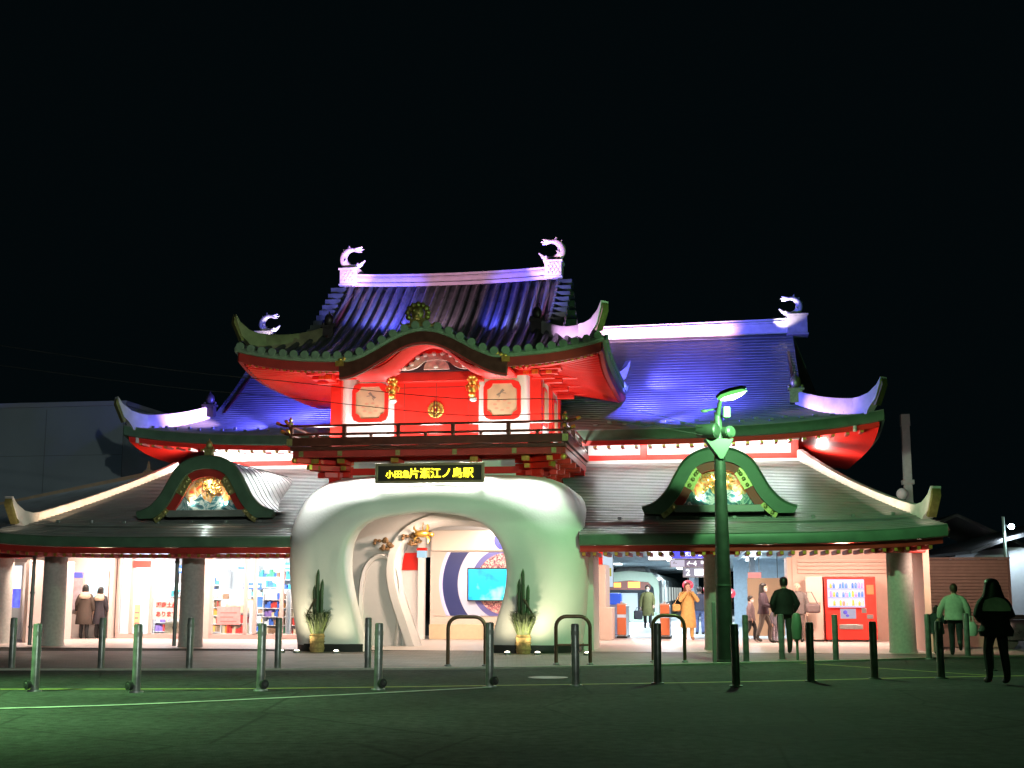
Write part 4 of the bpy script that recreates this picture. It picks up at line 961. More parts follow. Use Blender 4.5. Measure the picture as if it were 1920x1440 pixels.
nic = smooth_curve([Vector(p) for p in [(-1.62, 0), (-1.56, 1.0), (-1.62, 1.9), (-1.86, 2.30), (-2.2, 2.30), (-2.45, 1.9), (-2.52, 1.0), (-2.46, 0)]], 36)
nio = [Vector((p[0], max(0, p[1]))) for p in offset2(nic, -.16)]
m = MB(); m.grid([[(p[0], 2.2, p[1]) for p in nic], [(p[0], 2.08, p[1]) for p in nic], [(a[0] * .5 + b[0] * .5, 2.02, a[1] * .5 + b[1] * .5) for a, b in zip(nic, nio)], [(p[0], 2.2, p[1]) for p in nio]])
m.build('niche_rib', VA, PT)
m = MB(); m.grid([[(p[0], y, p[1]) for p in big] for y in (.75, 2.2, 4.4)]); m.build('vestibule_wall', VA, PT)
# gilded turtle and coral under the vault
tr = thing('turtle_ornament', 'golden sea turtle ornament hanging under the white portal arch', 'ornament', W(-.80, 1.75, 2.98), RZ)
m = MB(); m.ball((0, 0, 0), .22, .16, .10, 14); m.ball((.26, -.05, -.03), .075, .06, .06)
for sx, sz in ((.12, -.13), (-.13, -.12), (.10, .13), (-.14, .11)): m.tube([(sx, 0, sz * .4), (sx * 1.6, -.06, sz * 1.2), (sx * 1.5, -.10, sz * 1.9)], [.06, .05, .015], 8, sy=.5)
m.build('shell_body', GOLD, tr)
MB().tube([(0, .0, .08), (0, .05, .30)], .012, 6).build('hanger', GOLD, tr)
cr = MB(); rnd = random.Random(5)
for i in range(14): cr.ball((rnd.uniform(-.24, .24), rnd.uniform(-.05, .05), rnd.uniform(-.13, .13)), rnd.uniform(.05, .09), .06, rnd.uniform(.04, .07), 8)
CORAL = mat('brown_coral', (.22, .12, .05), .7, var=.3, scale=12)
for (x, z), lb in (((-1.18, 2.84), 'brown coral lump beside the golden turtle under the portal arch'), ((-1.95, 2.72), 'brown coral lump at the far left under the portal arch')):
    o = cr.build('coral_ornament', CORAL, None, W(x, 1.95, z), RZ); tag(o, lb, 'ornament', 'coral under the portal arch')

# ---- columns
def column(x, y, name='column', r0=.315, r1=.30, h=2.38):
    c = MB().lathe([(r0 + .02, .02), (r0, .10), (r1, h), (.01, h + .001)], (x, y, 0), 36).build(name, COLM, ST)
    m = MB(); m.box(x - .16, x + .16, y - .75, y + .75, h + .002, h + .22); m.box(x - .62, x + .62, y - .15, y + .15, h + .005, h + .19); m.box(x - .40, x + .40, y - .2, y + .2, h + .0, h + .10)
    b = m.build('bracket', REDD, c, bevel=.03)
    MB().box(x - .12, x + .12, y - .775, y - .752, h + .02, h + .2).build('gilt_cap', GOLD, b); return c
for x, y in ((-10.78, .9), (-6.83, .85), (11.3, .6), (6.9, 1.4), (-13.1, 2.2)): column(x, y)
for x, y in ((-11.22, .55), (-7.13, .50)):
    m = MB(); m.tube([(x, y, .05), (x, y, 2.55)], .05, 12)
    for z in (.5, 1.4, 2.2): m.tube([(x, y, z), (x, y, z + .05)], .065, 12)
    m.build('drainpipe', GRAYM, ST)
# ceiling of the arcade, side walls
CEI = mat('arcade_ceiling', (.60, .50, .46), .7)
m = MB(); m.box(-17, -3.3, 1.2, 12, 2.90, 3.0); m.box(2.8, 12.2, 1.2, 9.4, 2.90, 3.0); m.build('arcade_ceiling', CEI, ST)
PINKW = mat('pale_pink_wall', (.66, .56, .52), .65, var=.04)
m = MB(); m.box(-16.5, -11.72, 6.35, 6.5, .02, 2.9); m.box(-11.72, -11.6, 6.0, 6.5, .02, 2.9)
LW = m.build('arcade_wall', PINKW, ST)
m = MB(); m.box(-12.62, -11.95, 6.30, 6.345, 1.18, 2.02); w = m.build('ticket_window', emis('window_glow', (.75, .95, 1), 1.6), LW)
m = MB()
for a in ((-12.68, -11.89, 1.12, 1.177), (-12.68, -11.89, 2.023, 2.08), (-12.68, -12.623, 1.178, 2.022), (-11.947, -11.89, 1.178, 2.022)): m.box(a[0], a[1], 6.28, 6.345, a[2], a[3])
m.build('window_frame', ALU, w)
nb = thing('notice_board', 'pale notice board with a blue header on the pink wall beside the ticket window', 'notice board', W(-12.98, 6.33, 1.42), RZ)
MB().box(-.2, .2, -.05, 0, -.55, .45).build('board', mat('notice_paper', (.55, .45, .50), .6, var=.15, scale=9), nb, bevel=.006)
MB().box(-.2, .2, -.06, .0, .455, .63).build('header', mat('header_blue', (.10, .12, .60), .5, emit=(.12, .14, .8), estr=.35), nb, bevel=.006)
m = MB(); m.box(3.35, 3.86, .6, 2.2, .02, 2.9); m.build('vestibule_flank', VA, ST)
# ---- shop front
SY = 6.2
def shop_bay(x0, x1, mull, door=None):
    m = MB(); 
    m.box(x0, x1, SY - .03, SY + .06, .02, .17); m.box(x0, x1, SY - .03, SY + .06, 2.62, 2.74)
    F = m.build('shop_window', mat('pink_white_frame', (.60, .44, .41), .45), ST, bevel=.006)
    for x in mull: MB().box(x - .055, x + .055, SY - .045, SY + .062, .172, 2.618).build('mullion', MATS['pink_white_frame'], F, bevel=.008)
    for a, b in zip(mull, mull[1:]): MB().box(a + .058, b - .058, SY + .0, SY + .012, .173, 2.617).build('pane', GLASS, F)
    MB().box(x0, x1, SY - .02, SY + .05, 2.742, 2.9).build('light_header', emis('header_light', (.95, 1, .98), 2.2), F)
    return F
shop_bay(-11.55, -9.25, (-11.5, -11.05, -10.42, -9.3))
shop_bay(-8.5, -4.6, (-8.45, -7.35, -7.05, -6.2, -4.65))
m = MB(); m.box(-9.25, -8.5, SY - .05, SY + .1, .02, 2.9); m.build('shop_pier', PINKW, ST)
m = MB(); m.box(-11.02, -10.45, SY - .12, SY - .048, 2.18, 2.40); m.build('door_header', mat('red_header', (.55, .06, .05), .4), ST, bevel=.01)
m = MB(); m.box(-11.55, -11.43, SY + .08, 11, .02, 2.9); m.box(-4.7, -4.6, SY + .08, 11, .02, 2.9); m.box(-11.55, -4.6, 10.9, 11, .02, 2.9); m.build('shop_wall', mat('shop_white', (.78, .79, .80), .6), ST)
MB().box(-11.42, -4.71, SY + .08, 10.89, .0, .022).build('shop_floor', mat('shop_floor_tile', (.62, .60, .58), .35), ST)
m = MB()
for x in (-10.8, -9.6, -7.9, -6.6, -5.4): m.box(x - .45, x + .45, 7.2, 7.5, 2.84, 2.89)
m.build('shop_ceiling_light', emis('tube_light', (.95, .98, 1), 9), ST)
# window stickers: dashed band and red lettering
m = MB()
for a, b in ((-10.36, -9.36), (-8.39, -7.41), (-6.99, -6.26), (-6.14, -4.7)):
    n = max(3, int((b - a) / .17))
    for i in range(n):
        x = a + (b - a) * (i + .5) / n; m.face([(x - .035, SY - .004, 1.325), (x - .005, SY - .004, 1.325), (x + .035, SY - .004, 1.375), (x + .005, SY - .004, 1.375)])
m.build('dash_stickers', mat('grey_sticker', (.25, .22, .22), .5), ST)
m = MB(); put_text(m, '湘南土産', -9.90, SY - .008, .98, .175, .005); put_text(m, 'あります', -9.90, SY - .008, .70, .175, .005)
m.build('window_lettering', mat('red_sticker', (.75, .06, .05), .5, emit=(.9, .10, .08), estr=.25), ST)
MB().box(-10.35, -9.37, SY - .003, SY - .0005, .6, 1.24).build('white_sticker', mat('frosted_sticker', (.80, .70, .68), .5), ST)
# frosted strip by the door
MB().box(-11.40, -11.12, SY - .004, SY - .001, .2, 2.2).build('frosted_strip', mat('frosted_white', (.75, .78, .84), .4), ST)

# shop goods: shelf units against the glass and the back wall
GOODS = [mat('goods_%s' % n, c, .45, emit=c, estr=.32) for n, c in (('blue', (.06, .16, .60)), ('red', (.62, .06, .05)), ('cream', (.75, .62, .42)), ('green', (.08, .42, .20)), ('white', (.82, .84, .86)), ('orange', (.80, .36, .06)), ('teal', (.08, .45, .50)), ('violet', (.32, .20, .55)), ('brown', (.30, .17, .10)))]  # faint glow put into the goods colours for an overlit pastel look
def shelf(x0, x1, y, h, rows, label, pal, d=.42, rnd_=None):
    rnd = random.Random(rnd_ or int(x0 * 31 + y * 7)); w = x1 - x0
    s = thing('display_shelf', label, 'shelf', W((x0 + x1) / 2, y, .02), RZ, 'shelves of goods in the shop')
    m = MB(); m.box(-w / 2, -w / 2 + .03, -d / 2, d / 2, 0, h); m.box(w / 2 - .03, w / 2, -d / 2, d / 2, 0, h); m.box(-w / 2 + .031, w / 2 - .031, d / 2 - .02, d / 2, 0, h); m.build('shelf_frame', ALU, s, bevel=.005)
    b = MB(); g = MB()
    for r in range(rows):
        z = .12 + (h - .2) * r / rows; b.box(-w / 2 + .031, w / 2 - .031, -d / 2, d / 2 - .021, z, z + .025)
        x = -w / 2 + .06; c = rnd.choice(pal); nn = 0
        while x < w / 2 - .12:
            ww = rnd.uniform(.035, .10); hh = rnd.uniform(.35, .85) * (h - .2) / rows
            if nn <= 0: c = rnd.choice(pal if rnd.random() < .75 else range(9)); nn = rnd.randint(1, 4)
            nn -= 1
            g.box(x, x + ww - .008, -d / 2 + .02 + rnd.uniform(0, .04), -d / 2 + .22, z + .026, z + .026 + hh, c); x += ww
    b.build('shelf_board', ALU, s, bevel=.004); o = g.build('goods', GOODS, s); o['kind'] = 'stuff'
shelf(-8.38, -7.42, 7.0, 1.15, 3, 'low shelf of pink and red boxes behind the glass right of the shop column', (1, 1, 4, 2))
shelf(-7.02, -6.24, 7.0, 1.5, 5, 'shelf of brown and blue packets in the middle window of the shop', (8, 2, 7, 0, 4))
shelf(-6.12, -4.85, 7.0, 1.5, 5, 'shelf of brown and red boxes next to the white portal', (8, 1, 2, 4))
shelf(-8.5, -6.9, 10.5, 2.3, 5, 'tall wall shelf of blue packets deep inside the shop', (0, 0, 4, 6))
shelf(-6.8, -4.9, 10.5, 2.3, 5, 'tall wall shelf of green and blue packets deep inside the shop', (3, 0, 6, 4))
shelf(-10.35, -9.4, 7.6, 1.7, 4, 'shelf of blue and white goods behind the red window lettering', (0, 4, 6, 4, 8))
shelf(-11.3, -9.6, 10.5, 2.2, 5, 'tall wall shelf of orange and cream goods seen through the shop door', (5, 2, 1, 4))
shelf(-11.3, -10.5, 8.6, 1.35, 4, 'low shelf of violet and white goods just inside the shop door', (7, 4, 7, 1))
shelf(-10.3, -9.3, 9.2, 2.0, 6, 'shelf of teal and blue bottles deep behind the red window lettering', (6, 0, 4, 6))
for x, z, wd, hh, ci, lb in ((-10.05, 2.15, .5, .26, 0, 'blue hanging price sign behind the left bay of the shop'), (-9.62, 1.85, .34, .2, 6, 'small teal hanging sign behind the left bay of the shop'), (-8.05, 2.2, .42, .22, 4, 'pale hanging sign high in the first window right of the shop column'), (-7.70, 1.62, .62, .2, 0, 'long blue hanging sign low in the first window right of the shop column'), (-6.60, 2.25, .40, .22, 6, 'teal hanging sign high in the middle shop window'), (-5.50, 2.2, .55, .24, 7, 'violet hanging sign in the shop window next to the portal')):
    g = thing('hanging_sign', lb, 'sign', W(x, 7.7, z), RZ, 'hanging signs in the shop'); MB().box(-wd / 2, wd / 2, 0, .02, -hh / 2, hh / 2).build('sign_board', GOODS[ci], g); MB().box(-wd * .38, wd * .38, -.004, -.0005, -hh * .2, hh * .12).build('print', GOODS[4 if ci != 4 else 0], g); MB().tube([(0, .01, hh / 2), (0, .01, 2.88 - z)], .008, 5).build('cord', GRAYM, g)
shelf(-9.35, -8.62, 8.4, 1.5, 5, 'shelf of cream and orange boxes behind the shop column', (2, 5, 8, 1))
shelf(-8.3, -7.35, 9.3, 1.9, 6, 'shelf of teal and white goods behind the heaped table', (6, 4, 0, 4))
t = thing('goods_table', 'table heaped with blue and yellow goods behind the shop window', 'table', W(-7.75, 8.3, .02), RZ)
m = MB(); m.box(-.5, .5, -.3, .3, .88, .92); m.build('tabletop', ALU, t, bevel=.005)
for x in (-.45, .45):
    for y in (-.25, .25): MB().box(x - .02, x + .02, y - .02, y + .02, 0, .879).build('leg', ALU, t)
m = MB(); rnd = random.Random(3)
for i in range(40): 
    x, y = rnd.uniform(-.42, .42), rnd.uniform(-.22, .22); m.box(x - .07, x + .07, y - .05, y + .05, .921, .95 + rnd.uniform(.05, .6) * (.6 - abs(x)), 0 if x > -.1 else 5)
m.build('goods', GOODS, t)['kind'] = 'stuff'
# posters on the glass
def poster(x0, x1, z0, z1, y, color, label, lines=4):
    p = thing('window_poster', label, 'poster', W((x0 + x1) / 2, y, z0), RZ); w = (x1 - x0) / 2; h = z1 - z0
    MB().box(-w, w, -.008, 0, 0, h).build('sheet', mat('poster_%.2f_%.2f_%.2f' % color, color, .5, var=.12, scale=9), p)
    m = MB()
    for i in range(lines): m.box(-w * .7, w * (.7 - .3 * (i % 2)), -.011, -.0085, h * (.15 + .7 * i / lines), h * (.15 + .7 * i / lines) + h * .06)
    m.build('print', mat('poster_print', (.50, .20, .20), .5), p)
poster(-8.25, -7.5, .45, 1.0, SY - .012, (.72, .36, .36), 'large pink poster on the shop glass right of the column', 3)
poster(-5.55, -5.0, .62, .98, SY - .012, (.70, .22, .16), 'small red poster on the shop glass beside the portal', 2)
poster(-10.95, -10.75, .35, 1.05, SY - .012, (.74, .56, .30), 'narrow yellow poster on the shop door glass', 3)
bx = thing('parcel_box', 'cream box standing inside the shop under the red window lettering', 'box', W(-9.72, 6.55, .02), RZ)
MB().box(-.28, .28, -.2, .2, 0, .50).build('carton', mat('cream_carton', (.55, .50, .38), .6, var=.06), bx, bevel=.01); MB().box(-.18, .18, -.205, -.2005, .02, .14).build('carton_label', GRAYM, bx)

# ---- aquarium display seen through the portal
dp = thing('aquarium_display', 'round blue and white ring display with header and lettering inside the portal', 'display wall', W(.6, 7.0, .02), RZ)
MB().box(-2.35, 2.4, .0, .25, .45, 3.3).build('wall_panel', mat('display_beige', (.70, .60, .52), .6, var=.03), dp)
MB().box(-2.35, 2.4, -.12, .25, .0, .449).build('bench_base', mat('display_base', (.72, .55, .36), .55, var=.05), dp, bevel=.01)
MB().box(-2.3, 2.4, -.10, -.003, 2.66, 3.28).build('header_board', mat('header_cream', (.78, .68, .58), .55), dp, bevel=.01)
def ring_mat():
    m = bpy.data.materials.new('ring_print'); m.use_nodes = True; nt = m.node_tree; b = nt.nodes['Principled BSDF']
    tc = nt.nodes.new('ShaderNodeTexCoord'); vm = nt.nodes.new('ShaderNodeVectorMath'); vm.operation = 'SUBTRACT'; vm.inputs[1].default_value = (0, 0, 1.66); nt.links.new(tc.outputs['Object'], vm.inputs[0])
    mu = nt.nodes.new('ShaderNodeVectorMath'); mu.operation = 'MULTIPLY'; mu.inputs[1].default_value = (1, 0, 1); nt.links.new(vm.outputs[0], mu.inputs[0])
    ln = nt.nodes.new('ShaderNodeVectorMath'); ln.operation = 'LENGTH'; nt.links.new(mu.outputs[0], ln.inputs[0])
    dv = nt.nodes.new('ShaderNodeMath'); dv.operation = 'DIVIDE'; dv.inputs[1].default_value = 2.4; nt.links.new(ln.outputs['Value'], dv.inputs[0])
    r = nt.nodes.new('ShaderNodeValToRGB'); r.color_ramp.interpolation = 'CONSTANT'; nt.links.new(dv.outputs[0], r.inputs[0])
    stops = [(0, (.5, .2, .25)), (.385, (.14, .14, .42)), (.45, (.62, .62, .80)), (.62, (.025, .035, .16)), (.815, (.80, .72, .92)), (.86, (.70, .55, .48))]
    e = r.color_ramp.elements
    for i, (p, c) in enumerate(stops):
        el = e[i] if i < 2 else e.new(p); el.position = p; el.color = c + (1,)
    v = nt.nodes.new('ShaderNodeTexVoronoi'); v.inputs['Scale'].default_value = 26; nt.links.new(tc.outputs['Object'], v.inputs['Vector'])
    vr = nt.nodes.new('ShaderNodeValToRGB'); nt.links.new(v.outputs['Color'], vr.inputs[0]); q = vr.color_ramp.elements
    q[0].position = .25; q[0].color = (.18, .07, .10, 1); q[1].position = .8; q[1].color = (.9, .66, .52, 1); x = q.new(.5); x.color = (.62, .20, .24, 1)
    lt = nt.nodes.new('ShaderNodeMath'); lt.operation = 'LESS_THAN'; lt.inputs[1].default_value = .385; nt.links.new(dv.outputs[0], lt.inputs[0])
    mx = nt.nodes.new('ShaderNodeMix'); mx.data_type = 'RGBA'; nt.links.new(lt.outputs[0], mx.inputs[0]); nt.links.new(r.outputs[0], mx.inputs[6]); nt.links.new(vr.outputs[0], mx.inputs[7])
    nt.links.new(mx.outputs[2], b.inputs['Base Color']); b.inputs['Roughness'].default_value = .5; return m
MB().box(-2.25, 2.3, -.02, -.003, .70, 2.62).build('ring_panel', ring_mat(), dp)
m = MB()
arcp = [Vector((1.985 * math.cos(a), 1.66 + 1.985 * math.sin(a))) for a in [math.pi - .49 + .98 * k / 20 for k in range(21)]]
m.ring(arcp, [p * 1 + Vector((-.04, 0)) for p in arcp], -.04, -.021); m.build('glow_edge', emis('lilac_glow', (.85, .65, 1), 1.3), dp)
sc_ = thing('display_screen', 'bright cyan aquarium screen in the middle of the ring display', 'screen', W(.55, 6.86, 1.66), RZ)
MB().box(-1.12, 1.12, 0, .10, -.50, .50).build('screen_case', BLACK, sc_, bevel=.01)
MB().box(-1.08, 1.08, -.006, -.001, -.46, .46).build('screen_picture', ramp_mat('sea_picture', [(.28, (.0, .12, .42)), (.42, (.0, .34, .85)), (.55, (.0, .68, .95)), (.68, (.25, .92, .95)), (.8, (.0, .55, .9))], scale=1.5, estr=1.1, detail=3), sc_)
m = MB(); put_text(m, '新江ノ島水族館', .35, -.106, 2.90, .24, .003, align='LEFT'); m.box(.36, 1.9, -.104, -.1015, 2.80, 2.82)
m.build('header_lettering', mat('logo_blue', (.06, .06, .45), .5), dp)
m = MB(); lo = smooth_curve([Vector(p) for p in [(-.42, 3.08), (-.44, 2.88), (-.32, 2.72), (-.20, 2.70), (-.06, 2.84), (.06, 3.0), (-.02, 3.12), (-.2, 3.13)]], 40, True)
m.prism([(p[0] + .1, p[1]) for p in lo], -.108, -.1015); L = m.build('header_emblem', mat('emblem_blue', (.08, .08, .55), .5), dp)
m = MB(); m.prism([(.1 - .19 + .13 * math.cos(a), 3.03 + .06 * math.sin(a)) for a in [2 * math.pi * k / 16 for k in range(16)]], -.112, -.1085); m.build('emblem_gap', mat('header_cream', (.78, .68, .58)), L)
pl = thing('vestibule_pilaster', 'white pilaster with a pale blue lamp and red cap behind the portal', 'pilaster', W(-1.95, 6.7, .02), RZ)
MB().box(-.10, .10, -.1, .1, 0, 2.45).build('shaft', VA, pl, bevel=.01); MB().box(-.13, .13, -.13, .13, 2.451, 2.66).build('lamp', emis('pale_blue_lamp', (.55, .85, 1), .9), pl, bevel=.01)
MB().box(-.14, .14, -.14, .14, 2.665, 2.74).build('red_band', RED, pl); MB().box(-.10, .10, -.1, .1, 2.745, 3.3).build('capital', VA, pl)
m = MB(); m.box(-3.3, -2.1, 6.9, 7.05, .02, 2.5); m.box(-3.3, 3.35, 7.3, 7.45, 2.5, 3.9); m.build('vestibule_back_wall', VA, ST)
MB().box(-3.0, -2.12, 6.86, 6.895, 2.1, 2.62).build('red_header', RED, ST)

# ---- right hand concourse
m = MB(); m.box(9.0, 9.15, 7.6, 9.2, .02, 2.46); m.box(9.15, 11.9, 7.55, 7.7, .02, 2.9); m.box(11.9, 12.05, .9, 7.7, .02, 2.75)
CW = m.build('concourse_wall', mat('salmon_wall', (.66, .46, .38), .6, var=.04), ST)
m = MB()
for i in range(4): m.box(9.3, 11.85, 7.50, 7.548, 1.98 + .11 * i, 2.06 + .11 * i)
m.build('louvre_slats', MATS['salmon_wall'], CW, bevel=.006)
MB().box(7.85, 8.95, 8.9, 9.0, .10, 1.86).build('panel_screen', mat('tan_screen', (.52, .40, .28), .6), ST, bevel=.01)
m = MB(); m.box(3.2, 3.62, 7.0, 8.6, .02, 2.25); m.box(3.16, 3.80, 6.96, 8.2, .02, .98); m.build('gate_booth', mat('salmon_booth', (.64, .48, .40), .6, var=.03), ST, bevel=.015)
MB().box(3.35, 3.52, 7.2, 7.4, 2.255, 2.9).build('red_stub_post', RED, ST)
# platform canopy: ribbed sheets, beams, posts
CAN = mat('pale_blue_steel', (.50, .60, .66), .5, var=.08)
pc = thing('platform_canopy', 'pale blue ribbed steel canopy over the platforms behind the gates', 'canopy', W(0, 0, 0), RZ)
m = MB()
for i in range(26): y = 10 + 2.1 * i; m.box(1.6, 7.1, y, y + 1.9, 2.86 - .004 * i, 2.90 - .004 * i)
m.box(7.2, 13, 10, 60, 2.95, 3.0); m.build('roof_sheet', CAN, pc)
m = MB()
for i in range(24): y = 10.4 + 2.1 * i; m.bar((1.6, y, 2.66), (7.1, y, 2.78), .10, .14)
for i in range(12): y = 11 + 4 * i; m.bar((7.2, y, 2.82), (13, y, 2.75), .12, .2)
for x in (3.6, 4.6, 5.6, 7.8, 9.6): m.box(x - .04, x + .04, 10, 58, 2.70, 2.80)
m.build('beam', CAN, pc)
for x, y in ((8.2, 16), (8.2, 26), (8.2, 36), (5.9, 22), (5.9, 34)): MB().box(x - .11, x + .11, y - .11, y + .11, .03, 2.84).build('post', mat('blue_grey_post', (.34, .40, .46), .5), pc, bevel=.01)
m = MB()
for x, y in ((5.2, 11.5), (8.2, 11.5), (5.2, 18), (8.2, 18), (5.2, 27), (8.6, 27), (5.0, 38), (8.6, 40), (2.6, 25)): m.box(x - .16, x + .16, y - 1.2, y + 1.2, 2.61, 2.65)
m.build('tube_light', emis('tube_light', (.95, .98, 1), 9), pc)
m = MB(); m.box(7.6, 13, 22, 22.1, .03, 2.9); m.build('side_screen', mat('pale_blue_wall', (.42, .55, .66), .5, var=.1), pc)
# hanging signs
def sign(name, label, x0, x1, z0, z1, y, color, est, cat='sign'):
    s = thing(name, label, cat, W((x0 + x1) / 2, y, (z0 + z1) / 2), RZ); w, h = (x1 - x0) / 2, (z1 - z0) / 2
    MB().box(-w - .02, w + .02, .0, .12, -h - .02, h + .02).build('sign_case', GRAYM, s, bevel=.008)
    MB().box(-w, w, -.006, -.001, -h, h).build('sign_face', emis('face_%s_%d' % (name, int(x0 * 100)), color, est), s)
    for x in (-w * .7, w * .7): MB().tube([(x, .06, h + .02), (x, .06, 2.9 - (z0 + z1) / 2)], .015, 6).build('hanger', GRAYM, s)
    return s, w, h
s, w, h = sign('station_name_panel', 'lit blue panel with white lettering above the ticket gates', 5.62, 7.0, 2.44, 2.68, 7.5, (.02, .04, .85), 1.6)
m = MB(); put_text(m, '片瀬江ノ島', -.12, -.010, -.045, .13, .003); m.build('lettering', emis('white_letter', (1, 1, 1), 1.6), s)
sign('white_light_panel', 'bright white light panel left of the blue panel above the gates', 4.90, 5.58, 2.40, 2.68, 7.5, (.95, .97, 1), 3.2)
s, w, h = sign('track_sign', 'grey platform sign with an arrow and number 4 under the blue panel', 5.55, 6.97, 2.19, 2.40, 7.7, (.16, .13, .26), .8)
MB().box(-w, -w + .42, -.012, -.007, -h, h).build('pale_panel', emis('pale_lilac', (.62, .60, .78), .9), s)
m = MB(); put_text(m, '←4', -.08, -.012, -.075, .21, .006); put_text(m, '2', .60, -.012, -.075, .21, .006); m.box(.2, .5, -.012, -.007, -.02, .07); m.build('lettering', MATS['white_letter'], s)
m = MB(); put_text(m, '←', -.58, -.016, -.05, .16, .002); m.build('arrow_mark', mat('dark_ink', (.08, .08, .1), .5), s)
s, w, h = sign('map_sign', 'white and grey platform sign with a large number 2 hanging further back', 5.90, 6.75, 1.90, 2.18, 8.6, (.42, .40, .52), .8)
m = MB(); put_text(m, '2', -.28, -.012, -.09, .26, .01); m.prism([(-.08, -.10), (-.08, .10), (.2, .10), (.2, .03), (.36, .0), (.40, -.10)], -.012, -.007); m.build('lettering', MATS['white_letter'], s)
s, w, h = sign('info_poster', 'tall pale blue lit poster with a yellow square beside the train', 2.95, 3.45, 1.6, 2.75, 12, (.70, .85, 1), .9, 'poster')
MB().box(-.06, .2, -.012, -.007, -.22, .06).build('yellow_square', emis('olive_yellow', (.55, .50, .05), .8), s)
s, w, h = sign('red_notice', 'small red and orange lit notice left of the lamp post', 8.0, 8.45, 1.75, 2.10, 14, (1, .25, .2), .9, 'notice')
# red paper lanterns
for (x, y, z), lb in (((5.95, 12.5, 1.66), 'red lantern left of the woman in the orange coat'), ((6.65, 12.6, 1.52), 'red lantern just right of the woman in the orange coat'), ((7.35, 12.7, 1.38), 'red lantern nearest the lamp post'), ((8.95, 12.8, 1.45), 'red lantern behind the child in grey')):
    l = thing('red_lantern', lb, 'lantern', W(x, y, z), RZ, 'red lanterns at the platform gate')
    MB().ball((0, 0, 0), .19, .19, .17, 16).build('paper_shade', emis('red_paper', (1, .05, .10), 1.1), l); MB().ball((-.0, -.15, .02), .07).build('lamp', emis('lantern_bulb', (1, .75, .75), 5), l)
    MB().tube([(0, 0, .16), (0, 0, 2.85 - z)], .012, 6).build('cord', BLACK, l); MB().tube([(0, 0, -.19), (0, 0, -.15)], .09, 12).build('rim', BLACK, l)
# ticket gates
def gate(x, y, label, front, blue=False):
    g = thing('ticket_gate', label, 'ticket gate', W(x, y, .03), RZ, 'ticket gates across the concourse')
    w = .13
    MB().box(-w, w, .06, 1.7, .0, .98).build('cabinet', STEEL, g, bevel=.02)
    m = MB(); m.box(-w - .01, w + .01, 0, .058, .10, .62); m.box(-w - .01, w + .01, 0, .058, .72, 1.0); m.build('front_panel', mat('gate_orange', (.75, .20, .08), .45), g, bevel=.01)
    MB().box(-w, w, -.004, .05, .625, .715).build('white_band', emis('gate_white', (1, .9, .9), .8), g); MB().box(-w - .02, w + .02, .0, .4, 1.0, 1.05).build('reader_top', mat('gate_blue' if blue else 'gate_peach', (.12, .16, .55) if blue else (.72, .42, .30), .4), g, bevel=.015)
    MB().box(-.035, .035, .1, .16, 1.051, 1.12).build('sensor', ALU, g, bevel=.008); MB().box(-w - .03, w + .03, .02, 1.6, 0, .05).build('foot', BLACK, g)
gate(3.98, 8.5, 'orange fronted ticket gate beside the booth', 0); gate(5.32, 8.3, 'middle orange ticket gate left of the woman in the orange coat', 0)
gate(6.68, 8.1, 'orange ticket gate with blue top nearest the lamp post', 0, True)
gb = thing('fare_machine', 'blue topped white fare machine beside the first ticket gate', 'fare machine', W(3.50, 11.0, .03), RZ); MB().box(-.28, .28, 0, .4, 0, 1.0).build('cabinet', mat('pale_lilac_metal', (.42, .44, .62), .4), gb, bevel=.02); MB().box(-.30, .30, -.02, .42, 1.001, 1.36).build('header', mat('machine_blue', (.04, .12, .70), .4, emit=(.05, .15, .9), estr=.5), gb, bevel=.02)

# ---- train standing at the platform
tr = thing('train', 'pale green silver train with orange lit destination signs at the platform', 'train', W(2.75, 31, 0), RZ)
GRN = mat('train_pale_green', (.50, .66, .52), .35, var=.03); bw = 1.42
sec = [(-bw, -1.0), (-bw, 1.55), (-bw * .96, 2.0), (-bw * .75, 2.32), (0, 2.42), (bw * .75, 2.32), (bw * .96, 2.0), (bw, 1.55), (bw, -1.0)]
m = MB(); m.prism(sec, 0, 19.5); m.prism(sec, 19.9, 39); m.build('car_body', mat('train_steel', (.58, .62, .60), .35, metal=.5, var=.06), tr)
m = MB(); out = [Vector(p) for p in sec]; inn = [Vector((p[0] * .84, -.95 + (p[1] + .95) * .86)) for p in sec]
m.ring(inn, out, -.12, -.001); m.box(-bw, bw, -.12, -.002, -1.0, .45); m.build('cab_front', GRN, tr, bevel=.02)
MB().box(-bw * .84, bw * .84, -.06, -.003, .45, 1.97).build('windscreen', mat('dark_train_glass', (.05, .06, .07), .08), tr)
m = MB(); m.box(-.38, .38, -.09, -.061, -.9, 1.35); m.build('end_door', mat('train_door', (.50, .58, .60), .4), tr, bevel=.02)
m = MB(); m.box(-1.1, -.42, -.08, -.061, .5, 1.35); m.box(.75, 1.1, -.08, -.061, .5, 1.3); m.build('cab_interior', mat('cab_lit_panel', (.55, .66, .66), .4, emit=(.6, .75, .75), estr=.45), tr)
MB().box(-.85, -.42, -.085, -.063, 1.62, 1.84).build('destination_sign', emis('orange_led', (1, .45, .04), 2.4), tr); MB().box(-.08, .50, -.085, -.063, 1.60, 1.88).build('destination_sign', MATS['orange_led'], tr)
MB().box(-1.0, 1.0, -.075, -.062, 1.50, 1.95).build('sign_surround', mat('dark_red_surround', (.25, .06, .04), .4), tr)
for y0_, y1_ in ((.8, 5), (10, 14)): MB().prism([(-.8, 2.38), (-.62, 2.72), (.62, 2.72), (.8, 2.38)], y0_, y1_).build('air_conditioner', GRAYM, tr, bevel=.03)
for i in range(8): y = 1.2 + 4.7 * i; MB().box(bw + .001, bw + .02, y, y + 1.3, .1, 2.0).build('side_door', MATS['train_door'], tr)
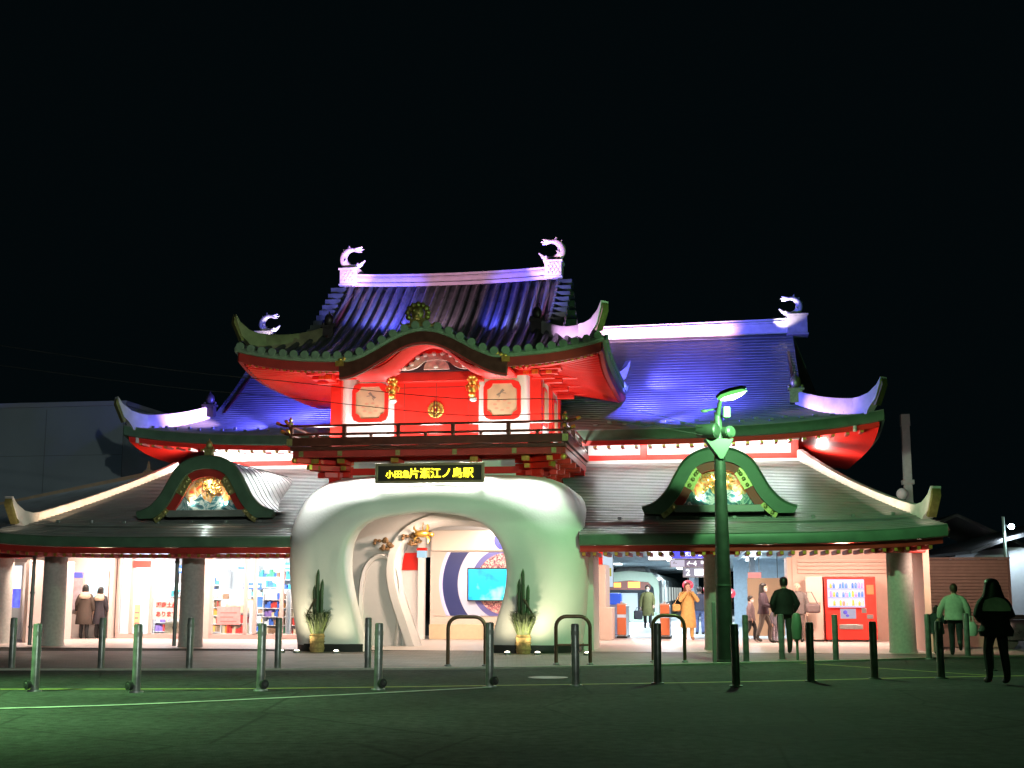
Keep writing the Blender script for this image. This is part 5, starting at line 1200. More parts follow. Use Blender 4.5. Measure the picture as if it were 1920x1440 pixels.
for i in range(8): y = 2.9 + 4.7 * i; MB().box(bw + .001, bw + .015, y, y + 2.4, .85, 1.65).build('side_window', mat('lit_train_window', (.4, .5, .5), .2, emit=(.9, 1, .95), estr=.7), tr)

# ---- vending machine and recycling unit
vm = thing('vending_machine', 'red drinks vending machine with a bright display window', 'vending machine', W(10.72, 6.75, .02), RZ)
VR = mat('vending_red', (.70, .030, .020), .35, emit=(.9, .05, .03), estr=.06)
MB().box(-.72, .72, 0, .62, .06, 1.86).build('cabinet', VR, vm, bevel=.02)
MB().box(-.68, .68, .03, .6, 0, .058).build('foot', BLACK, vm)
MB().box(-.64, .40, -.03, -.002, .98, 1.78).build('display_window', emis('vending_light', (.80, .72, 1), 1.25), vm, bevel=.02); VW = [o for o in vm.children if o.name.startswith('display_window')][0]
m = MB(); rnd = random.Random(11)
for r in range(3):
    for i in range(11):
        x = -.585 + .088 * i; z = 1.03 + .25 * r; h = rnd.uniform(.13, .18); m.lathe([(.03, 0), (.034, .01), (.034, h * .75), (.018, h * .9), (.018, h)], (x + .04, -.05, z), 8, mi=[0, 0, 7, 4, 6, 2, 5][rnd.randint(0, 6)] if r else [2, 5, 8, 4][rnd.randint(0, 3)])
m.build('drink_samples', GOODS, VW)
m = MB()
for r in range(3): m.box(-.63, .39, -.075, -.031, .99 + .25 * r, 1.025 + .25 * r)
m.build('sample_shelf', emis('shelf_light', (.65, .70, 1), .9), VW)
MB().box(-.30, .14, -.015, -.002, .66, .94).build('sticker_panel', emis('sticker_panel_light', (.60, .58, .80), .7), vm); m = MB(); m.ball((-.16, -.017, .84), .06, .004, .06); m.ball((-.10, -.017, .75), .05, .004, .04); m.build('sticker_mark', mat('logo_blue', (.06, .06, .45)), vm)
m = MB(); m.box(.46, .66, -.02, -.002, 1.35, 1.62); m.build('orange_panel', emis('orange_panel_light', (1, .40, .10), .8), vm); MB().box(.30, .44, -.03, -.002, .82, .96).build('coin_plate', STEEL, vm, bevel=.006); MB().box(.44, .62, -.02, -.002, .66, .78).build('bill_slot', GRAYM, vm, bevel=.006)
MB().box(-.34, .32, -.03, -.002, .36, .50).build('delivery_flap', STEEL, vm, bevel=.01)
rb = thing('recycling_bin', 'tall salmon recycling bin with two round holes beside the vending machine', 'bin', W(9.72, 6.85, .02), RZ)
MB().box(-.24, .24, 0, .5, .05, 1.86).build('cabinet', mat('salmon_bin', (.68, .52, .44), .5), rb, bevel=.015); MB().box(-.22, .22, .02, .48, 0, .049).build('foot', BLACK, rb); MB().box(-.16, .16, -.012, -.002, .92, 1.12).build('hole_plate', mat('dark_tan', (.38, .27, .22), .5), rb)
m = MB(); m.tube([(-.08, -.02, 1.03), (-.08, -.0125, 1.03)], .035, 12); m.tube([(.08, -.02, 1.03), (.08, -.0125, 1.03)], .035, 12); m.build('hole', BLACK, rb)

# ---- slatted fence, house, lamp and pole on the right; grey building on the left
fn = thing('slatted_fence', 'long salmon coloured fence of horizontal slats right of the station', 'fence', W(13.15, 3.05, 0), RZ)
FS = mat('salmon_slat', (.40, .27, .22), .6, var=.1, scale=5)
m = MB()
for i in range(20): m.box(-1.25, 1.18, -.03, .0, .60 + .083 * i, .60 + .083 * i + .068)
m.build('slat_panel', FS, fn, bevel=.006)
MB().box(-1.25, 1.18, .02, .05, .05, 2.28).build('back_sheet', mat('fence_back', (.26, .17, .14), .7), fn); MB().box(-1.25, 1.18, -.035, .01, .05, .52).build('base_panel', FS, fn, bevel=.006)
for x in (-1.28, -.15, 1.20): MB().box(x - .035, x + .035, .055, .12, .0, 2.30).build('post', FS, fn, bevel=.006)
m = MB(); m.box(-1.3, 1.23, -.05, .12, 2.29, 2.33); m.build('cap_rail', FS, fn, bevel=.006)
MB().box(1.16, 1.22, -.06, 3.0, .05, 2.27).build('side_panel', mat('fence_back', (.26, .17, .14)), fn)
for x, y in ((.35, -.03), (-.75, -.03)): pass
hs = thing('white_house', 'pale house wall with a low gable roof at the far right', 'house', (19.3, 46, 0), R(-4))
HW = mat('house_white', (.70, .74, .78), .7, var=.04)
MB().box(-1.55, 8, 0, 7, 0, 3.0).build('wall', HW, hs)
m = MB(); m.prism([(-3.0, 2.86), (-1.9, 3.3), (3.2, 4.6), (8.5, 3.3), (8.5, 3.16), (3.2, 4.44), (-1.9, 3.16), (-3.0, 2.76)], -.5, 7.5); m.build('roof', mat('house_roof', (.07, .07, .075), .6, var=.15), hs)
MB().box(-2.6, -1.56, .6, 4, 0, 2.75).build('porch', HW, hs); MB().box(-2.4, -1.8, .55, .595, 2.2, 2.6).build('window', mat('dark_glass', (.02, .025, .03), .1), hs)
nh = thing('dark_house', 'dark roofed low house behind the slatted fence', 'house', (21.5, 60, 0), R(-6))
MB().box(-5.5, 3, 0, 7, 0, 3.0).build('wall', mat('dim_wall', (.25, .25, .26), .7), nh); m = MB(); m.prism([(-6.2, 2.9), (-.8, 5.0), (3.6, 2.9), (3.6, 2.75), (-.8, 4.85), (-6.2, 2.75)], -.5, 7.5); m.build('roof', mat('dark_tiles', (.10, .09, .085), .6, var=.2), nh)
lp = thing('house_lamp', 'thin green lamp pole with a glaring blue white lamp above the fence', 'lamp', (17.35, 45.4, 0))
MB().tube([(0, 0, 0), (0, 0, 4.05)], [.07, .05], 10).build('pole', mat('pale_green_pole', (.30, .40, .33), .5), lp); MB().tube([(0, 0, 3.72), (.16, -.05, 3.74)], .03, 8).build('arm', GRAYM, lp); MB().ball((.24, -.08, 3.70), .11, .11, .10).build('lamp_head', emis('blue_white_lamp', (.72, .88, 1), 30), lp)
mp = thing('steel_mast', 'tall square grey steel mast rising behind the lower roof', 'mast', (13.15, 42.5, 0), RZ)
m = MB(); m.box(-.13, .13, -.13, .13, 0, 7.25); m.build('shaft', mat('mast_grey', (.42, .42, .40), .6, var=.1), mp, bevel=.01); MB().box(-.19, .19, -.19, .19, 4.95, 5.1).build('collar', MATS['mast_grey'], mp, bevel=.01); MB().box(-.15, .15, -.15, .15, 6.9, 7.3).build('cap', MATS['mast_grey'], mp, bevel=.01)
dm = thing('dome_camera', 'white dome camera beside the steel mast above the roof ridge', 'camera', (12.85, 42.2, 0)); MB().ball((0, 0, 4.62), .19, .19, .19, 16).build('dome', PLASTER, dm); MB().tube([(0, 0, 0), (0, 0, 4.45)], .05, 8).build('stand', GRAYM, dm); MB().box(-.28, .1, -.06, .06, 4.40, 4.46).build('bracket', GRAYM, dm)
gb = thing('grey_building', 'large dark grey flat building wall behind the left wing', 'building', W(-15.4, 14, 0), RZ)
m = MB(); m.box(-22, 0, 0, 14, 0, 8.5); m.build('wall', mat('slate_wall', (.22, .26, .28), .8, var=.12, scale=.4), gb); MB().box(-22.1, .1, -.1, 14.1, 8.501, 8.68).build('parapet', mat('slate_trim', (.24, .26, .30), .7), gb)
m = MB()
for i in range(7): m.box(-3.2 * i - .02, -3.2 * i + .0, -.012, -.002, .2, 8.4)
for j in range(1, 4): m.box(-22, 0, -.011, -.001, 2.2 * j, 2.2 * j + .02)
m.build('panel_joints', mat('slate_joint', (.12, .14, .15), .8), gb)
rf = thing('roof_finial', 'dark bronze finial on the far ridge of the left wing', 'finial', W(-11.25, 7.4, 5.02), RZ); m = MB(); m.box(-.22, .22, -.12, .12, 0, .1); m.prism([(-.22, .1), (-.14, .3), (-.05, .34), (0, .62), (.05, .34), (.14, .3), (.22, .1)], -.06, .06); m.build('finial_body', mat('finial_bronze', (.16, .12, .07), .5, metal=.4), rf); m = MB(); m.ball((0, -.06, .22), .07); m.build('finial_boss', BRASS, rf)
bd = thing('advertising_screen', 'blue lit advertising screen at the left edge of the arcade', 'screen', W(-14.4, 4.6, .02), RZ); MB().box(-.6, .6, 0, .2, 0, 2.3).build('case', ALU, bd, bevel=.02); MB().box(-.52, .52, -.006, -.001, .95, 1.5).build('lower_picture', ramp_mat('violet_picture', [(.3, (.05, .02, .7)), (.6, (.15, .2, .95)), (.8, (.7, .8, 1))], scale=3, estr=1.0), bd); MB().box(-.52, .52, -.006, -.001, 1.52, 2.2).build('upper_picture', emis('white_blue_picture', (.75, .9, 1), 1.8), bd)
m = MB(); m.bar((-15.4, 1.8, 2.48), (-11.3, 1.2, 2.48), .2, .2); m.build('porch_beam', REDD, ST); m = MB(); m.box(-12.6, -12.5, 2.6, 5.2, .02, 2.35); m.build('white_fin_wall', PINKW, ST)

# ---- name board
sb = thing('station_sign', 'black name board with glowing yellow lettering above the white portal', 'sign', W(-.06, -.75, 4.37), RZ)
w, h = 1.385, .25
m = MB(); m.box(-w, w, -.06, .0, h - .06, h); m.box(-w, w, -.06, .0, -h, -h + .06); m.box(-w, -w + .07, -.06, 0, -h + .061, h - .061); m.box(w - .07, w, -.06, 0, -h + .061, h - .061); m.build('frame', mat('bronze_frame', (.34, .27, .18), .4, metal=.5, var=.15), sb, bevel=.008)
MB().box(-w + .072, w - .072, -.03, .06, -h + .062, h - .062).build('board', mat('sign_black', (.025, .020, .012), .45), sb)
m = MB(); put_text(m, '小田急', -.80, -.046, -.10, .20, .0035, .012, sx=1.05); put_text(m, '片瀬江ノ島駅', .30, -.046, -.105, .265, .0045, .012, sx=1.03)
m.build('lettering', emis('yellow_neon', (1, .88, .03), 3.0), sb)
m = MB(); m.bar((-1.0, .06, .1), (-1.0, 2.0, .1), .05, .05); m.bar((1.0, .06, .1), (1.0, 2.0, .1), .05, .05); m.build('mount', GRAYM, sb)

# ---- new year pine and bamboo stands
def kadomatsu(x, y, label, flip):
    k = thing('kadomatsu', label, 'bamboo decoration', W(x, y, .012), RZ, 'new year bamboo stands either side of the portal')
    STR = mat('straw', (.42, .28, .11), .8, var=.3, scale=20, bump=.4); BAM = mat('bamboo_green', (.06, .11, .045), .45, var=.3, scale=6); PIN = mat('pine_needles', (.045, .075, .028), .6, var=.4, scale=9)
    b = MB().lathe([(.155, 0), (.175, .06), (.17, .22), (.178, .38), (.165, .44), (.01, .445)], (0, 0, 0), 28).build('straw_base', STR, k)
    m = MB()
    for z in (.10, .25, .38): m.tube([(.180 * math.cos(a), .180 * math.sin(a), z) for a in [2 * math.pi * q / 24 for q in range(25)]], .014, 6)
    m.build('straw_rope', mat('rope', (.32, .22, .09), .8), b)
    for i, (dx, dy, h, lean) in enumerate(((-.015, -.06, 1.86, .02), (.075, -.01, 1.62, .025), (-.075, .03, 1.48, -.03), (.02, .07, 1.40, .01))):
        s = -1 if flip else 1; m = MB(); zs = [.3 + (h - .3) * q / 6 for q in range(7)]
        m.tube([(s * (dx + lean * z / h), dy, z) for z in zs], .043, 12, cap=True)
        for z in zs[1:-1]: m.tube([(s * (dx + lean * z / h), dy, z - .010), (s * (dx + lean * z / h), dy, z + .010)], .048, 12)
        tx = s * (dx + lean); m.tube([(tx, dy, h - .005), (tx, dy + .015, h + .06), (tx, dy + .035, h + .13)], [.042, .032, .006], 10)      # slanting cut
        m.build('bamboo_stalk', BAM, k)
    rnd = random.Random(int(x * 10)); m = MB(); mt = MB()
    for i in range(1700):
        a = rnd.uniform(0, 6.283); t = rnd.random(); z = .44 + .44 * t; r = (.11 + .19 * t) * rnd.uniform(.55, 1.05)
        c = Vector((r * math.cos(a), r * math.sin(a), z)); d = Vector((math.cos(a) * rnd.uniform(.3, 1), math.sin(a) * rnd.uniform(.3, 1), rnd.uniform(.5, 1.6))).normalized(); L = rnd.uniform(.10, .20); sd = d.cross(Vector((0, 0, 1))).normalized() * .008
        m.face([c - sd, c + sd, c + d * L])
    for i in range(160):
        a = rnd.uniform(0, 6.283); r = rnd.uniform(.22, .34); z = rnd.uniform(.66, .92); c = Vector((r * math.cos(a) * .6, r * math.sin(a) * .6, z)); d = Vector((math.cos(a), math.sin(a), rnd.uniform(.1, .9))).normalized(); sd = d.cross(Vector((0, 0, 1))).normalized() * .03
        m.face([c - sd, c + d * .1, c + sd, c + d * .24])
    o = m.build('pine_sprigs', PIN, k, flat=True)
    m = MB()
    for i in range(44):
        a = 6.283 * i / 44 + rnd.uniform(-.04, .04); d = Vector((math.cos(a), math.sin(a), 0)); sd = Vector((-d.y, d.x, 0)) * rnd.uniform(.008, .018); h = rnd.uniform(.30, .50); f = rnd.uniform(.05, .13)
        m.grid([[d * .155 - sd + Vector((0, 0, .44)), d * .155 + sd + Vector((0, 0, .44))], [d * (.20 + f * .4) - sd + Vector((0, 0, .44 + h * .5)), d * (.20 + f * .4) + sd + Vector((0, 0, .44 + h * .5))], [d * (.24 + f) - sd * .2 + Vector((0, 0, .44 + h)), d * (.24 + f) + sd * .2 + Vector((0, 0, .44 + h))]])
    m.build('leaf_blades', mat('pale_leaf', (.11, .15, .045), .6, var=.5, scale=16), k)
    m = MB(); m.tube([(-.03, -.10, 1.28), (-.15, -.12, 1.06), (-.27, -.08, .86)] if not flip else [(.02, -.10, 1.28), (.15, -.12, 1.06), (.27, -.08, .86)], [.035, .026, .016], 8); m.build('bare_branch', mat('branch_brown', (.10, .07, .04), .7), k)
kadomatsu(-2.68, -1.32, 'bamboo and pine stand in straw left of the portal arch', False); kadomatsu(2.38, -1.34, 'bamboo and pine stand in straw right of the portal arch', True)
for i, (x, lb) in enumerate(((-3.44, 'ground spotlight at the left corner of the portal'), (-3.04, 'ground spotlight left of the first bamboo stand'), (-2.07, 'ground spotlight right of the first bamboo stand'), (2.06, 'ground spotlight by the right edge of the arch'), (2.77, 'ground spotlight in front of the second bamboo stand'), (3.93, 'ground spotlight at the right corner of the portal'))):
    y = -1.75
    g = thing('ground_spotlight', lb, 'spotlight', W(x, y, .012), RZ, 'ground spotlights along the portal')
    MB().lathe([(.09, 0), (.09, .04), (.07, .055), (.01, .056)], (0, 0, 0), 16).build('housing', GRAYM, g); MB().lathe([(.06, .057), (.045, .072), (.005, .078)], (0, 0, 0), 14).build('lens', emis('spot_lens', (1, .92, .70), 14), g)

# ---- bollards and hoops
def bollard(label, x, y, h=.98, cap=False, first=[None]):    # the first call builds the bollard, the others copy it
    if first[0] is None:
        b = thing('bollard', label, 'bollard', (x, y, 0), 0, 'steel bollards across the forecourt')
        MB().lathe([(.064, .0), (.064, .955), (.055, .975), (.01, .98)], (0, 0, 0), 20).build('post', mat('bollard_steel', (.17, .18, .17), .34, metal=.35, var=.35, scale=7, bump=.05), b)
        MB().lathe([(.11, .0), (.105, .018), (.07, .022)], (0, 0, 0), 20, cap=False).build('base_plate', GRAYM, b)
        MB().lathe([(.067, .80), (.067, .86)], (0, 0, 0), 20, cap=False).build('reflective_band', mat('dull_band', (.18, .19, .17), .4), b); first[0] = b
    else: b = copy_tree(first[0]); b.location = (x, y, 0); b['label'] = label
    b.scale = (1, 1, h / .98); b.rotation_euler = (R(random.uniform(-.5, .5)), R(random.uniform(-.5, .5)), 0)
    return b
front = [(-7.16, 19.68, 'front row bollard at the far left, before the drainpipe', 1), (-5.58, 19.48, 'front row bollard before the shop door', 1), (-3.79, 19.78, 'front row bollard left of the portal before the shop glass', 1), (-2.04, 19.99, 'front row bollard standing before the left side of the arch', 1),
         (-.35, 20.53, 'front row bollard just right of the first hoop', 1), (1.01, 20.76, 'front row bollard standing before the second hoop', 0), (2.36, 21.22, 'front row bollard at the left leg of the third hoop', 0), (3.53, 20.65, 'front row bollard before the green lamp post', 0),
         (4.95, 21.71, 'front row bollard before the man in the black jacket and bin', 0), (6.19, 22.36, 'front row bollard before the right edge of the vending machine', 0), (7.37, 22.49, 'front row bollard before the slatted fence', 0)]
for x, y, lb, c in front: bollard(lb, x, y, 1.0 if x < 0 else .97, bool(c))
back = [(-9.52, 24.9, 'back row bollard at the left edge before the white fin wall'), (-7.79, 24.8, 'back row bollard before the two people in fur collars'), (-6.12, 24.8, 'back row bollard before the shop column'), (-4.46, 24.9, 'back row bollard at the left edge of the portal'), (-2.75, 24.95, 'back row bollard in the left half of the arch'),
        (4.93, 27.5, 'back row bollard just right of the lamp post'), (5.85, 28.3, 'back row bollard before the left leg of the man in black'), (6.94, 28.0, 'back row bollard before the vending machine'), (9.14, 28.65, 'back row bollard before the dark child'), (10.23, 29.32, 'back row bollard before the adult in the light jacket'), (9.0, 24.6, 'bollard behind the woman in black at the right edge')]
for x, y, lb in back: bollard(lb, x, y, .98)
BO = [o for o in COL.objects if o.name.startswith('bollard') and o.parent is None]
for o in BO:       # a dark folded lock at the foot of the front row's left half
    if o.location.y < 20.6 and o.location.x < 0:
        s = -1 if o.location.x < -4 else 1
        MB().tube([(s * .05, -.08, .10), (s * .09, -.13, .10)], [.062, .066], 14).tube([(s * .09, -.13, .10), (s * .095, -.14, .10)], [.04, .03], 10).build('lock_disc', BLACK, o)
bm = thing('meter_post', 'short green valve post between the legs of the man in black', 'post', (6.12, 28.0, 0)); MB().tube([(0, 0, 0), (0, 0, .78)], .03, 8).build('stem', mat('valve_green', (.10, .17, .11), .5), bm); MB().lathe([(.02, .42), (.10, .46), (.12, .7), (.09, .95), (.06, 1.0), (.01, 1.01)], (0, 0, 0), 14).build('valve_head', MATS['valve_green'], bm)
def hoop(x0, x1, y, label, bar):
    c = (x0 + x1) / 2; w = (x1 - x0) / 2; hp = thing('hoop_barrier', label, 'barrier', (c, y, 0), 0, 'brown hoop barriers in front of the portal')
    r = .22; h = .97; pts = [(-w, 0, 0), (-w, 0, h - r)] + [(-w + r - r * math.cos(a), 0, h - r + r * math.sin(a)) for a in [math.pi / 2 * q / 6 for q in range(1, 7)]] + [(w - r + r * math.sin(a), 0, h - r + r * math.cos(a)) for a in [math.pi / 2 * q / 6 for q in range(0, 7)]] + [(w, 0, 0)]
    MB().tube(pts, .038, 12).build('hoop', mat('brown_steel', (.16, .10, .06), .32, metal=.6, var=.25), hp)
    for x in (-w, w): MB().lathe([(.075, 0), (.07, .03), (.045, .05)], (x, 0, 0), 14).build('base_plate', GRAYM, hp)
    if bar: MB().tube([(-w, 0, .40), (w, 0, .40)], .022, 10).build('cross_bar', MATS['brown_steel'], hp)
hoop(-1.27, -.53, 25.9, 'brown hoop barrier before the aquarium screen', False); hoop(.89, 1.58, 26.4, 'brown hoop barrier with a cross bar before the right flank of the portal', True); hoop(2.95, 3.61, 27.3, 'brown hoop barrier before the ticket gates', False)

# ---- green street lamp
sl = thing('street_lamp', 'thick green lamp post with loudspeakers and a glowing green lamp', 'street lamp', (4.47, 27.4, 0))
GP = mat('dark_green_post', (.026, .036, .028), .45, var=.25, scale=5, bump=.05); LGP = mat('light_green_metal', (.06, .09, .065), .5, var=.1)
MB().tube([(0, 0, 0), (0, 0, 1.6), (-.01, 0, 4.85)], [.175, .165, .11], 24).build('post', GP, sl)
MB().lathe([(.215, 0), (.21, .05), (.18, .06)], (0, 0, 0), 24).build('base_collar', GP, sl)
MB().tube([(0, 0, 1.58), (0, 0, 1.62)], .172, 24).build('seam_band', LGP, sl)
m = MB(); m.tube([(-.02, -.02, 4.5), (-.03, -.02, 5.28)], [.10, .075], 14); m.build('upper_post', LGP, sl)
m = MB(); m.prism([(-.34, 4.70), (.28, 4.70), (.05, 4.26), (-.03, 4.26)], -.17, .12); m.build('bracket_plate', LGP, sl, bevel=.01)
for (x0, x1, z, r, dy) in ((-.46, -.12, 4.86, .165, -.15), (.08, .20, 4.84, .13, -.1)):
    m = MB(); m.tube([(x0, dy + .12, z + .03), ((x0 + x1) / 2, dy, z), (x1, dy - .12, z)], [r * .8, r * .95, r], 18); m.tube([(x1, dy - .12, z), (x1 + .03, dy - .15, z)], [r, r * .7], 18); m.build('loudspeaker', GP if x0 < 0 else LGP, sl)
MB().box(.05, .20, -.30, -.14, 5.14, 5.38).build('control_box', mat('pale_box', (.18, .25, .19), .5), sl, bevel=.02)
m = MB(); m.tube([(-.03, -.02, 5.36), (-.34, -.05, 5.31)], .022, 8); m.ball((-.32, -.05, 5.31), .09, .045, .04); m.tube([(-.05, -.02, 5.2), (.10, -.02, 5.2)], .018, 8); m.build('side_arm', LGP, sl)
m = MB(); m.tube([(-.03, -.02, 5.2), (-.02, -.30, 5.47), (-.06, -.90, 5.56), (-.08, -1.30, 5.52)], [.06, .045, .04, .035], 10); m.build('lamp_arm', LGP, sl)
m = MB(); m.tube([(-.26, -1.30, 5.43), (-.16, -1.34, 5.47), (.05, -1.38, 5.53), (.25, -1.41, 5.59), (.34, -1.42, 5.61)], [.03, .09, .11, .08, .03], 16, sy=.75); m.build('lamp_hood', LGP, sl)
m = MB(); m.tube([(-.25, -1.36, 5.375), (-.17, -1.40, 5.40), (.05, -1.44, 5.45), (.26, -1.47, 5.51), (.34, -1.48, 5.535)], [.02, .08, .115, .08, .02], 16, sy=.75); m.build('lamp_glass', emis('green_lamp', (.25, 1, .22), .95), sl)
m = MB(); m.tube([(-.19, -1.42, 5.345), (-.12, -1.45, 5.365), (.05, -1.48, 5.405), (.21, -1.50, 5.46), (.28, -1.51, 5.485)], [.02, .058, .085, .058, .02], 16, sy=.8); m.build('lamp_core', emis('lamp_core_light', (.80, 1, .70), 6), sl)
cd = MB().box(-.30, -.22, -.28, -.20, 0, 1.25).build('cable_duct', mat('duct_grey', (.22, .24, .22), .5), sl, bevel=.01)

# ---- overhead wires crossing in front of the tower
def wire(pts, label):
    c = smooth_curve([Vector(p) for p in pts], 60); o = MB().tube(c, .008, 6).build('overhead_wire', mat('wire_black', (.006, .005, .005), .6)); tag(o, label, 'wire', 'wires across the tower')
wire([(-22, 26, 8.3), (-9, 26, 6.25), (-4.5, 26, 5.72), (-1.1, 26, 5.38), (1.0, 26, 5.36), (2.8, 26.7, 5.18), (4.44, 27.3, 4.86)], 'upper of the two thin wires crossing the red tower')
wire([(-22, 26.3, 7.7), (-9, 26.3, 5.9), (-4.75, 26.3, 5.45), (-1.1, 26.3, 5.08), (1.0, 26.3, 5.10), (2.8, 26.8, 4.93), (4.44, 27.3, 4.72)], 'lower of the two thin wires crossing the red tower')
for (x, y, deg), lb in zip(LAMPS, ('green street lamp standing left of the front bollards', 'green street lamp beside the road near the viewer', 'added fill light post before the large grey building', 'added fill light post behind the viewer facing the station')):
    o = copy_tree(sl); o.location = (x, y, 0); o.rotation_euler[2] = R(deg); o.scale = (1.2, 1.2, 1.25); o['label'] = lb; o['group'] = 'street lamps around the forecourt'  # the last two copies are made-up posts for the added fills

# ------------------------------------------------------------------ people
def skin_mesh(nodes, edges, root=0, sub=1):
    """one continuous body: a vertex per joint with a radius, grown by the Skin modifier"""
    me = bpy.data.meshes.new('skeleton'); me.from_pydata([n[:3] for n in nodes], edges, []); o = bpy.data.objects.new('skeleton', me); COL.objects.link(o)
    md = o.modifiers.new('skin', 'SKIN'); md.use_smooth_shade = True
    if not me.skin_vertices: me.skin_vertices.new()
    for i, n in enumerate(nodes):
        r = n[3]; me.skin_vertices[0].data[i].radius = (r, r) if not isinstance(r, tuple) else r; me.skin_vertices[0].data[i].use_root = i == root
    sb = o.modifiers.new('sub', 'SUBSURF'); sb.levels = sb.render_levels = sub
    ev = o.evaluated_get(bpy.context.evaluated_depsgraph_get()); r = bpy.data.meshes.new_from_object(ev)
    g = ([v.co.copy() for v in r.vertices], [tuple(p.vertices) for p in r.polygons])
    bpy.data.objects.remove(o); bpy.data.meshes.remove(me); bpy.data.meshes.remove(r); return g
CLOTH = {}
def cloth(name, c, rough=.8):
    return mat('cloth_' + name, c, rough, var=.12, scale=14, bump=.15, bscale=60)
def person(label, x, y, rz, H=1.65, top=None, legs=None, shoes=BLACK, coat=None, coat_len=.5, coat_w=1., sleeves=True, hair='short', hair_mat=HAIR, hair_w=1., step=.0, lift=0., arms=None, mask=False, group=None, lean=0., scarf=None, rot=0.):
    """arms: elbow and wrist of the left (x<0) and right arm, for a 1.70 m figure facing -y; step: stride of the right foot forward, lift: heel of the left foot raised behind"""
    P = thing('person', label, 'person', (x, y, .02), rz, group); k = H / 1.70
    top = top or cloth('charcoal', (.05, .05, .055)); legs = legs or cloth('black', (.02, .02, .022))
    arms = arms or (((-.25, .02, 1.12), (-.27, -.06, .88)), ((.25, .02, 1.12), (.27, -.06, .88)))
    L = lean; hipy = 0; ch = (0, -L * .5, 1.22)
    nd = [(0, 0, .96, (.150, .105)), (0, -L * .3, 1.10, (.130, .095)), (0, -L * .6, 1.28, (.160, .105)), (0, -L * .9, 1.42, (.085, .07)), (0, -L, 1.50, (.052, .052)), (0, -L * 1.1 - .01, 1.58, (.066, .075)), (0, -L * 1.15 - .015, 1.66, (.066, .078))]
    ed = [(0, 1), (1, 2), (2, 3), (3, 4), (4, 5), (5, 6)]
    for sx, kn, an in ((-1, (0, .02 + .5 * step * .3 - .0, .50 + .02 * bool(lift)), (0, step * .55 + lift * .9, .09 + lift)), (1, (0, -.06 - step * .45, .51), (0, -step * .55, .09))):
        b = len(nd); nd += [(sx * .09, 0, .86, .115), (sx * .092, kn[1] * .6, .68, .098), (sx * .095, kn[1], kn[2], .080), (sx * .096, (kn[1] + an[1]) / 2 + .015, (kn[2] + an[2]) / 2, .074), (sx * .097, an[1], an[2], .060), (sx * .102, an[1] - .05, max(.05, an[2] - .04), .055), (sx * .108, an[1] - .15, max(.035, an[2] - .06 - lift * .5), .045)]
        ed += [(0, b), (b, b + 1), (b + 1, b + 2), (b + 2, b + 3), (b + 3, b + 4), (b + 4, b + 5), (b + 5, b + 6)]
    wr = []
    for sx, (el, wrp) in zip((-1, 1), arms):
        b = len(nd); sh = (sx * .17, -L * .85, 1.40)
        nd += [sh + (.062,), tuple((Vector(sh) + Vector(el)) / 2) + (.052,), tuple(el) + (.045,), tuple((Vector(el) + Vector(wrp)) / 2) + (.040,), tuple(wrp) + (.029,)]
        ed += [(3, b), (b, b + 1), (b + 1, b + 2), (b + 2, b + 3), (b + 3, b + 4)]; wr.append((Vector(el), Vector(wrp)))
    v, f = skin_mesh(nd, ed)
    mb = MB(); mb.add(v, f)
    # colour zones of the one body: 0 top, 1 legs, 2 skin, 3 shoes
    for i, fc in enumerate(mb.f):
        c = sum((Vector(mb.v[q]) for q in fc), Vector()) / len(fc)
        z = c.z; foot = z < .085 or (lift and c.y > .12 and z < .16 + lift)
        hand = any((c - w[1]).length < .045 for w in wr)
        mb.m[i] = 3 if foot and abs(c.x) < .22 else (2 if z > 1.475 and abs(c.x) < .12 or hand else (1 if z < .95 and abs(c.x) < .20 else 0))
    # head shaped over the skull: brow, cheeks, chin, nose, ears
    hc = Vector((0, -L * 1.15 - .02, 1.605))
    b0_ = len(mb.v)
    mb.loft([(hc.z - .115, 0, hc.y - .035, .025, .03), (hc.z - .10, 0, hc.y - .03, .045, .055), (hc.z - .06, 0, hc.y - .01, .062, .080), (hc.z, 0, hc.y, .074, .094), (hc.z + .05, 0, hc.y + .005, .073, .095), (hc.z + .085, 0, hc.y + .01, .055, .075), (hc.z + .105, 0, hc.y + .01, .02, .03)], 16, 2)
    mb.tube([(0, hc.y - .088, hc.z + .02), (0, hc.y - .112, hc.z - .022), (0, hc.y - .088, hc.z - .03)], [.008, .014, .008], 6, 2)
    for sx in (-1, 1): mb.ball((sx * .076, hc.y + .012, hc.z - .01), .010, .020, .03, 8, 2); mb.ball((sx * .030, hc.y - .086, hc.z + .012), .011, .006, .007, 8, 4)
    mb.ball((0, hc.y - .083, hc.z - .055), .022, .006, .007, 8, 5)
    for q in range(b0_, len(mb.v)): mb.v[q] = tuple(hc + (Vector(mb.v[q]) - hc) * 1.12)
    # hands: palm, four unequal fingers slightly curled and a thumb from the side
    for sx, (el, w) in zip((-1, 1), wr):
        d = (w - el).normalized(); sd = d.cross(Vector((0, 1, 0)))
        if sd.length < .1: sd = Vector((1, 0, 0))
        sd.normalize(); nrm = sd.cross(d); pc = w + d * .045
        mb.tube([w - d * .01, w + d * .03, w + d * .085], [.026, .036, .034], 8, 2, sx=1, sy=.55)
        for q, ln in enumerate((.062, .074, .070, .055)):
            b0 = w + d * .08 + sd * (.026 - .0175 * q); mb.tube([b0, b0 + d * ln * .5 - nrm * .006 * sx, b0 + d * ln * .92 - nrm * .022 * sx], [.0095, .0085, .006], 6, 2)
        b0 = w + d * .035 + sd * .03; mb.tube([b0, b0 + d * .03 + sd * .022, b0 + d * .058 + sd * .026], [.011, .010, .007], 6, 2)
